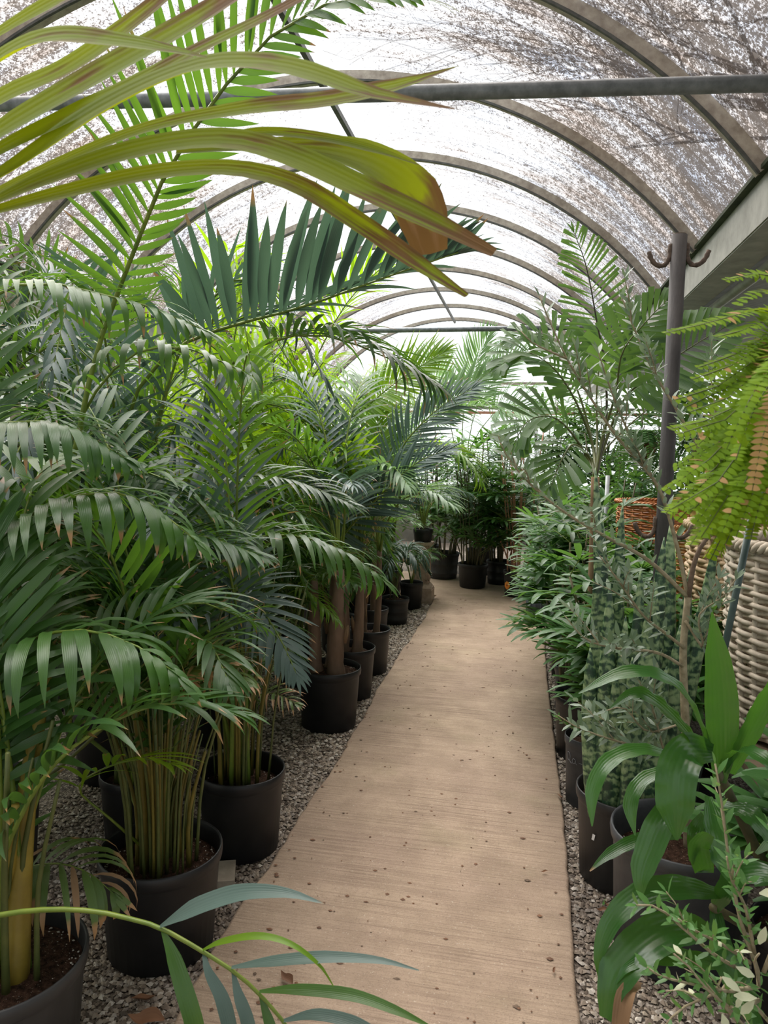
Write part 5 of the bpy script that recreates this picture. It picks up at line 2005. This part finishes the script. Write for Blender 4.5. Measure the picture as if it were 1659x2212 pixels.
# lady palms on the right of the path
RP = [
    (1243, 1478, .28, .115, .9, 'rhapis_bright', 'pot_black', 'lady palm with glossy drooping fingers in a black pot behind the chalk-marked pot', .24, .036, 8, (.45, .85), 0),
    (1222, 1436, .30, .11, 1.0, 'rhapis_leaf', 'pot_grey', 'lady palm in the ridged grey pot leaning over the path edge', .24, .034, 7, (.5, .95), 3),
    (1190, 1372, .30, .11, 1.05, 'rhapis_bright', 'pot_dusty', 'bright lady palm in a dark pot between the ridged grey pot and the blue-grey tub', .26, .034, 9, (.6, 1.05), 0),
    (1204, 1322, .30, .12, 1.1, 'rhapis_leaf', 'pot_black', 'lady palm in a black pot next to the square blue-grey tub', .26, .034, 8, (.6, 1.1), 0),
]
for px_, py_, hr, r_, hh, mt, pm, lab, L, W, nc, HH, rb in RP:
    p0 = base_of(px_, py_, hr)
    p0[0] = max(p0[0], PXR + .014 + r_)
    rhapis('potted_lady_palm', p0, lab, r_, hr, nc, HH, .35, L, W, mt, pm, [ZONE_SKY, [(880, 850), (1098, 850), (1098, 1310), (880, 1310)], [(930, 1285), (1080, 1290), (1120, 1600), (1250, 2212), (430, 2212), (600, 1850), (790, 1530)], [(1225, 1640), (1350, 1640), (1350, 1900), (1240, 1900)], [(1200, 1580), (1280, 1580), (1280, 1740), (1200, 1740)]], nearest=2.6, ribs=rb, segs=(6, 9), min_w=9)
for x, y, hr, hh, lab in ((.52, 3.72, .3, (.45, .85), 'lady palm standing between the snake plant and the fishtail palm'), (.62, 5.2, .3, (.5, .9), 'lady palm in front of the reddish basket, beyond the fishtail palm'), (.75, 3.34, .3, (.3, .6), 'lady palm growing at the foot of the hook post before the baskets'), (.75, 6.6, .3, (.6, 1.2), 'lady palm under the far tie bar at the right of the path'), (1.05, 1.95, .25, (.3, .65), 'lady palm behind the dracaena at the bench end')):
    rhapis('potted_lady_palm', (x, y, 0), lab, .14, hr, 9, hh, .4, .27, .036, 'rhapis_bright' if y < 5 else 'rhapis_leaf', 'pot_black', az=(100, 260) if y == 3.34 else (0, 360), zones=[ZONE_SKY, [(880, 850), (1110, 850), (1110, 1310), (880, 1310)], [(930, 1285), (1100, 1290), (1160, 1600), (1250, 2212), (430, 2212), (600, 1850), (790, 1530)], [(1225, 1640), (1350, 1640), (1350, 1900), (1240, 1900)], [(1560, 1120), (1660, 1120), (1660, 1280), (1560, 1280)], [(1310, 1075), (1450, 1075), (1450, 1160), (1310, 1160)]], nearest=1.9, segs=(6, 9), min_w=9)

# square blue-grey tub with a snake plant
q = gr(1166, 1338)
loc = np.array([q[0] - .02, q[1] + .12, .036])
th = Thing('square_tub', loc, 'square blue-grey plastic tub holding a young mottled snake plant', 'planter')
p = th.part('tub')
for s0, s1, z0, z1 in ((.10, .115, 0, .2), (.122, .122, .2, .22)):
    frustum(p.mb, loc, s0, s1, z0 + loc[2], z1 + loc[2], 'tub_blue')
for k in range(4):
    p.mb.box(loc + np.array([-.112, -.075 + k * .05, .1]), (.012, .008, .19), 'tub_blue')
    p.mb.box(loc + np.array([-.075 + k * .05, -.112, .1]), (.008, .012, .19), 'tub_blue')
s = th.part('soil')
s.mb.box(loc + Z * .212, (.22, .22, .02), 'soil')
for x1, y1, x0 in ((1165, 1085, 0), (1178, 1120, .04), (1195, 1090, .07), (1158, 1160, -.04)):
    lf = th.part('leaf')
    e = at(x1, y1, loc[1] + .02)
    a_ = loc + np.array([x0, 0, .2])
    C = spline([a_, (a_ + e) / 2, e], 12)
    lf.mb.tube(C, np.interp(np.linspace(0, 1, 12), [0, .3, .8, 1], [.025, .03, .02, .002]), 'snake_leaf', 8, .5)
th.finish()

# fishtail-leaved palm
loc = np.array([at(1282, 1200, 4.05)[0], 4.05, 0.])
th = Thing('potted_fishtail_palm', loc, 'tall palm with blunt ragged leaflets on dark stems beside the hook post', 'palm')
zs = pot(th, .17, .34, 'pot_black', .05, perl=30)
b = loc + Z * zs
cr = at(1286, 1030, 4.1)
p = th.part('trunk')
p.mb.tube(spline([b - Z * .03, (b + cr) / 2 + np.array([.01, 0, 0]), cr], 12), np.linspace(.034, .022, 12), 'sheath_fibre', 10)
solid_line([b, (b + cr) / 2, cr], .034, th)
FT = [
    ([(1310, 900, 4.3), (1305, 780, 4.28), (1290, 700, 4.26), (1276, 620, 4.24), (1262, 560, 4.22), (1240, 502, 4.2)], 2, .22, .019, 24, (.1, -.9, .3), 'rachis_dark', (78, 40)),
    ([(1280, 960, 4.3), (1240, 860, 4.25), (1190, 790, 4.2), (1130, 760, 4.15), (1080, 790, 4.1)], 2, .26, .042, 18, (.1, -.6, .7), 'petiole_olive', (65, 30)),
    ([(1270, 990, 4.25), (1230, 930, 4.15), (1190, 900, 4.1), (1140, 910, 4.05), (1110, 960, 4.0)], 2, .24, .044, 12, (.1, -.6, .7), 'petiole_olive', (65, 30)),
    ([(1310, 950, 4.25), (1350, 860, 4.15), (1420, 800, 4.05), (1500, 745, 3.95), (1570, 705, 3.9)], 2, .27, .046, 16, (0, -.9, .4), 'petiole_olive', (75, 40)),
    ([(1300, 950, 4.2), (1330, 850, 4.1), (1345, 760, 4.0), (1400, 690, 3.95), (1440, 650, 3.9)], 2, .22, .04, 16, (0, -.9, .4), 'petiole_olive', (70, 35)),
    ([(1290, 940, 4.4), (1290, 830, 4.45), (1310, 740, 4.5), (1360, 680, 4.5)], 2, .24, .042, 16, (0, -.9, .4), 'petiole_olive', (70, 35)),
    ([(1280, 960, 4.4), (1250, 850, 4.5), (1200, 740, 4.6), (1150, 720, 4.6), (1100, 735, 4.6)], 2, .24, .036, 18, (.1, -.7, .5), 'petiole_olive', (70, 30)),
    ([(1300, 980, 4.4), (1380, 900, 4.5), (1440, 860, 4.6), (1500, 850, 4.6)], 2, .26, .042, 14, (0, -.8, .5), 'petiole_olive', (70, 30)),
    ([(1275, 990, 4.2), (1240, 960, 4.1), (1215, 990, 4.0), (1190, 1050, 3.95)], 2, .22, .04, 10, (0, -.7, .6), 'petiole_olive', (60, 30)),
]
for pix, st_, L, W, n, up, rm, an in FT:
    hero(th, cr, pix, start=st_, L=L, W=W, n=n, up=np.array(up), rmat=rm, ang=an, mat='fishtail_leaf', pre='t', droop=(5, 30), vup=15, grav=.15, r0=.007)
th.finish()

# hanging fern
cc = np.array([.97, 1.32, 1.90])
loc = np.array([cc[0], cc[1], cc[2] - .22])
th = Thing('hanging_fern', loc, 'bright yellow-green sword fern spilling from a hanging basket under the gutter', 'fern')
p = th.part('basket')
p.mb.lathe([(.001, 0), (.08, .0), (.13, .06), (.155, .16), (.16, .2), (.15, .205), (.14, .17), (.001, .165)], loc, 'wicker_inner', 24)
for k in range(3):
    a = k * 2.094
    wq = th.part('wire')
    wq.mb.tube([loc + np.array([.15 * math.cos(a), .15 * math.sin(a), .2]), loc + np.array([.07 * math.cos(a), .07 * math.sin(a), .55]), (loc[0], loc[1], 2.602)], .002, 'rust_iron', 5)
b = loc + Z * .18
FERN = [
    [(1700, 600, 1.28), (1640, 590, 1.24), (1565, 606, 1.2)],
    [(1720, 680, 1.26), (1640, 668, 1.2), (1560, 690, 1.15), (1435, 720, 1.1)],
    [(1730, 700, 1.24), (1660, 690, 1.18), (1600, 715, 1.14), (1548, 728, 1.1)],
    [(1720, 720, 1.24), (1640, 735, 1.16), (1570, 775, 1.12), (1505, 795, 1.1)],
    [(1720, 740, 1.22), (1640, 755, 1.14), (1560, 800, 1.1), (1495, 820, 1.08)],
    [(1720, 740, 1.22), (1630, 780, 1.14), (1540, 840, 1.1), (1457, 864, 1.08)],
    [(1720, 750, 1.22), (1640, 790, 1.14), (1550, 850, 1.1), (1480, 880, 1.08)],
    [(1720, 760, 1.2), (1640, 800, 1.12), (1560, 870, 1.08), (1490, 890, 1.06)],
    [(1730, 760, 1.2), (1650, 830, 1.1), (1580, 900, 1.07), (1462, 938, 1.05)],
    [(1730, 770, 1.2), (1650, 860, 1.1), (1570, 960, 1.06), (1500, 1015, 1.04), (1435, 1062, 1.03)],
    [(1730, 780, 1.2), (1660, 880, 1.08), (1590, 990, 1.04), (1530, 1060, 1.02), (1450, 1100, 1.0)],
    [(1740, 790, 1.2), (1670, 900, 1.08), (1610, 1010, 1.04), (1560, 1090, 1.02), (1515, 1160, 1.0)],
    [(1740, 800, 1.2), (1680, 900, 1.08), (1630, 1000, 1.03), (1590, 1080, 1.0), (1560, 1150, .99)],
    [(1740, 800, 1.2), (1690, 910, 1.07), (1650, 1010, 1.02), (1615, 1090, 1.0), (1590, 1160, .99)],
    [(1750, 800, 1.2), (1700, 920, 1.06), (1670, 1020, 1.02), (1645, 1080, 1.0), (1630, 1130, .99)],
    [(1740, 790, 1.2), (1690, 850, 1.1), (1640, 930, 1.06), (1570, 1020, 1.05), (1490, 1110, 1.04)],
    [(1740, 700, 1.22), (1690, 640, 1.15), (1640, 630, 1.1), (1590, 660, 1.08)],
    [(1740, 780, 1.15), (1700, 820, 1.05), (1660, 900, 1.0), (1640, 980, .98), (1625, 1060, .97)],
    [(1750, 760, 1.15), (1700, 770, 1.05), (1640, 830, 1.0), (1600, 900, .98), (1570, 970, .97)],
    [(1730, 770, 1.25), (1660, 850, 1.2), (1600, 930, 1.18), (1540, 1020, 1.16), (1500, 1080, 1.15)],
    [(1735, 770, 1.25), (1680, 820, 1.22), (1620, 860, 1.2), (1560, 910, 1.18), (1510, 960, 1.17)],
    [(1740, 760, 1.3), (1690, 780, 1.28), (1630, 810, 1.26), (1580, 850, 1.25), (1530, 890, 1.24)],
]
FERN2 = list(FERN)
for k in range(30):
    src = R.choice(FERN[8:16] + FERN[18:22])
    dx_, dy_ = R.uniform(-30, 40), R.uniform(-50, 40)
    FERN2.append([(a_ + dx_ * (j / 3), b_ + dy_ * (j / 3), c_ + R.uniform(.0, .16)) for j, (a_, b_, c_) in enumerate(src)])
for k, pix in enumerate(FERN2):
    m = 'fern_leaf' if k not in (17,) else 'fern_dry'
    pts = [b] + [at(*q_) for q_ in pix]
    C = spline(pts, 40)
    up = nrm(Z * .6 + np.array([-.25, -.6, 0]))
    pp = th.part('frond', 'pinna')
    pp.mb.tube(C[::3], np.linspace(.0018, .0007, len(C[::3])), 'petiole_olive', 4)
    T = np.gradient(C, axis=0)
    ln = np.linalg.norm(np.diff(C, axis=0), axis=1).sum()
    n = int(ln / .0085)
    for i in range(n):
        s_ = (i + .5) / n
        if s_ < .12:
            continue
        f = s_ * 39
        i0 = min(int(f), 38)
        P = C[i0] * (1 - f + i0) + C[i0 + 1] * (f - i0)
        t = nrm(T[i0])
        S = nrm(np.cross(t, up))
        N = np.cross(S, t)
        l = .034 * float(np.interp(s_, [0, .3, .7, 1], [.8, 1, .85, .25])) * R.uniform(.9, 1.08)
        for sd in (-1, 1):
            th.put(pp, P, S * sd * .95 + t * .25 + N * R.uniform(-.15, .2), N, l, .0085, 'pinna', m if R.random() > .03 else 'fern_dry')
th.finish(min_w=7)
# darker fern in the background of the right bay
for i, (x, y, z, lab) in enumerate(((1.35, 5.9, 1.55, 'dark green hanging fern behind the reddish basket'), (1.0, 6.9, 1.6, 'dark green hanging fern in the shade beyond the hook post'))):
    loc = np.array([x, y, z])
    th = Thing('hanging_fern', loc, lab, 'fern')
    p = th.part('basket')
    p.mb.lathe([(.001, 0), (.08, .0), (.12, .06), (.14, .14), (.13, .15), (.001, .13)], loc, 'wicker_inner', 18)
    wq = th.part('wire')
    wq.mb.tube([loc + Z * .13, loc + Z * .5, (x, y, 2.602 if x < 1.1 else 2.685)], .003, 'rust_iron', 5)
    for k in range(34):
        a = R.random() * 6.283
        h = np.array([math.cos(a), math.sin(a), 0])
        rr = R.uniform(.2, .42)
        dz = R.uniform(-.17 if i == 0 else -.5, .25)
        pts = [loc + Z * .13, loc + h * rr * .5 + Z * (.13 + .12), loc + h * rr * .9 + Z * (.1 + dz * .4), loc + h * rr + Z * dz]
        frond(th, pts, n=28, L=.05, W=.015, t0=.1, droop=(5, 20), vup=5, ang=(80, 60), mat='fern_dark', rmat='petiole_olive', r0=.002, far=True, n_curve=20)
    th.finish(min_w=9)

# ================================================================== LITTER
for i, (x, y, s_, lab) in enumerate([
    (510, 1816, .085, 'curled orange-brown fallen leaf on the gravel beside the two nearest front pots'),
    (622, 2118, .06, 'dark red-brown fallen leaf on the near end of the concrete path'),
    (308, 2165, .07, 'flat brown fallen leaf on the dark gravel left of the path'),
    (318, 2205, .10, 'long brown fallen leaf at the near gravel edge'),
    (1208, 1723, .05, 'orange twig-like leaf on the right path edge by the chalk-marked pot'),
    (1300, 1968, .05, 'small orange-brown leaf on the right gravel strip'),
    (1316, 1960, .045, 'small orange sliver of leaf on the right gravel strip'),
    (1306, 1955, .04, 'small fresh green leaf on the right gravel strip'),
    (1175, 1885, .03, 'small pinkish-brown leaf on the path across from the white-labelled pot'),
    (1195, 2100, .03, 'thin brown leaf on the path near its right edge'),
    (600, 1522, .05, 'curled brown leaf on the gravel beside the three-stemmed palm'),
    (905, 1545, .03, 'small dark leaf lying on the middle of the path'),
]):
    onp = x > 560 and x < 1240 and y > 1300 and i not in (10,)
    c = gr(x, y, .04 if onp else .012)
    th_ = MB()
    a = R.random() * 6.283
    d = np.array([math.cos(a), math.sin(a), 0])
    sd = np.array([-d[1], d[0], 0])
    base = np.array([c[0], c[1], c[2] + .004])
    C = spline([base - d * s_ * .5 + Z * .004, base - d * s_ * .15 + Z * s_ * .10, base + d * s_ * .2 + Z * s_ * .04 + sd * s_ * .1, base + d * s_ * .5 + Z * s_ * .22 + sd * s_ * .15], 12)
    wv = np.interp(np.linspace(0, 1, 12), [0, .3, .6, 1], [.15, 1, .9, .05]) * s_ * (.45 if i < 4 else .28)
    th_.ribbon(C, wv, Z + sd * .3, 'olive_bright' if 'green' in lab else 'litter_leaf', .5)
    o = link('fallen_leaf', th_.mesh('fallen_leaf', base), None, base)
    tag(o, lab, 'leaf')
# crumbs and bits of debris on the slab
mb = MB()
for k in range(420):
    y = 1.7 + 6.2 * R.random() ** 1.5
    e = R.random()
    x = PXL + .02 + (PXR - PXL - .04) * (e ** 2 if R.random() < .6 else e)
    s_ = R.uniform(.0025, .008)
    mb.add(oc * s_ * np.array([R.uniform(.6, 1.9), R.uniform(.6, 1.3), .5]) + np.array([x, y, .038]), None, ot, 'litter_leaf' if R.random() < .75 else 'bark_brown', None, R.random())
o = link('leaf_crumbs', mb.mesh('leaf_crumbs', (0, 0, 0), False))
o['kind'] = 'stuff'
tag(o, 'dark crumbs of bark and leaf scattered over the concrete path', 'debris')
# small loose slab by the second pot
q = gr(480, 1905)
mb = MB()
mb.box((q[0] - .04, q[1], .018), (.17, .14, .036), 'concrete_chip', .35)
o = link('paving_slab', mb.mesh('paving_slab', (q[0], q[1], 0), False), None, (q[0], q[1], 0))
tag(o, 'small square paving slab half under the second front pot', 'slab')

# ================================================================== OUTSIDE
loc = np.array([4.75, 9.0, 0.])
th = Thing('bare_tree', loc, 'bare tree outside whose thin branches show through the roof sheets', 'tree')


def limb(a, d, ln, r, lev):
    e = a + d * ln
    mid = (a + e) / 2 + np.array([R.uniform(-.1, .1), R.uniform(-.1, .1), R.uniform(0, .12)]) * ln
    p = th.part('limb') if lev == 1 else cur[0]
    if lev == 1:
        cur[0] = p
    p.mb.tube(spline([a, mid, e], 6), np.linspace(r, r * .55, 6), 'tree_bark', 5)
    if lev < 5:
        for k in range(3 if lev < 4 else 4):
            o_ = mid * (1 - k / 3) + e * (k / 3)
            dd = nrm(d + np.array([R.uniform(-.7, .6), R.uniform(-.8, .8), R.uniform(-.35, .45)]))
            limb(o_, dd, ln * R.uniform(.5, .8), r * .5, lev + 1)


cur = [None]
p = th.part('trunk')
tp = loc + np.array([-.2, -.3, 4.3])
p.mb.tube(spline([loc, loc + np.array([0, 0, 2]), tp], 8), np.linspace(.22, .15, 8), 'tree_bark', 10)
for d in ((-1, -.35, .22), (-1, -.6, .25), (-.8, -.9, .22), (-.6, -1.1, .3), (-.95, -.1, .3), (-.9, -1.3, .3)):
    limb(tp, nrm(np.array(d)), 3.3, .045, 1)
th.finish()

# ================================================================== GROW
# all pots, canes and hard things stand now: grow the foliage round them
pack()
for fn, a, kw in JOBS:
    fn(*a, **kw)
for th, kw in FIN:
    settle_leaves(th)
    th.finish_now(**kw)
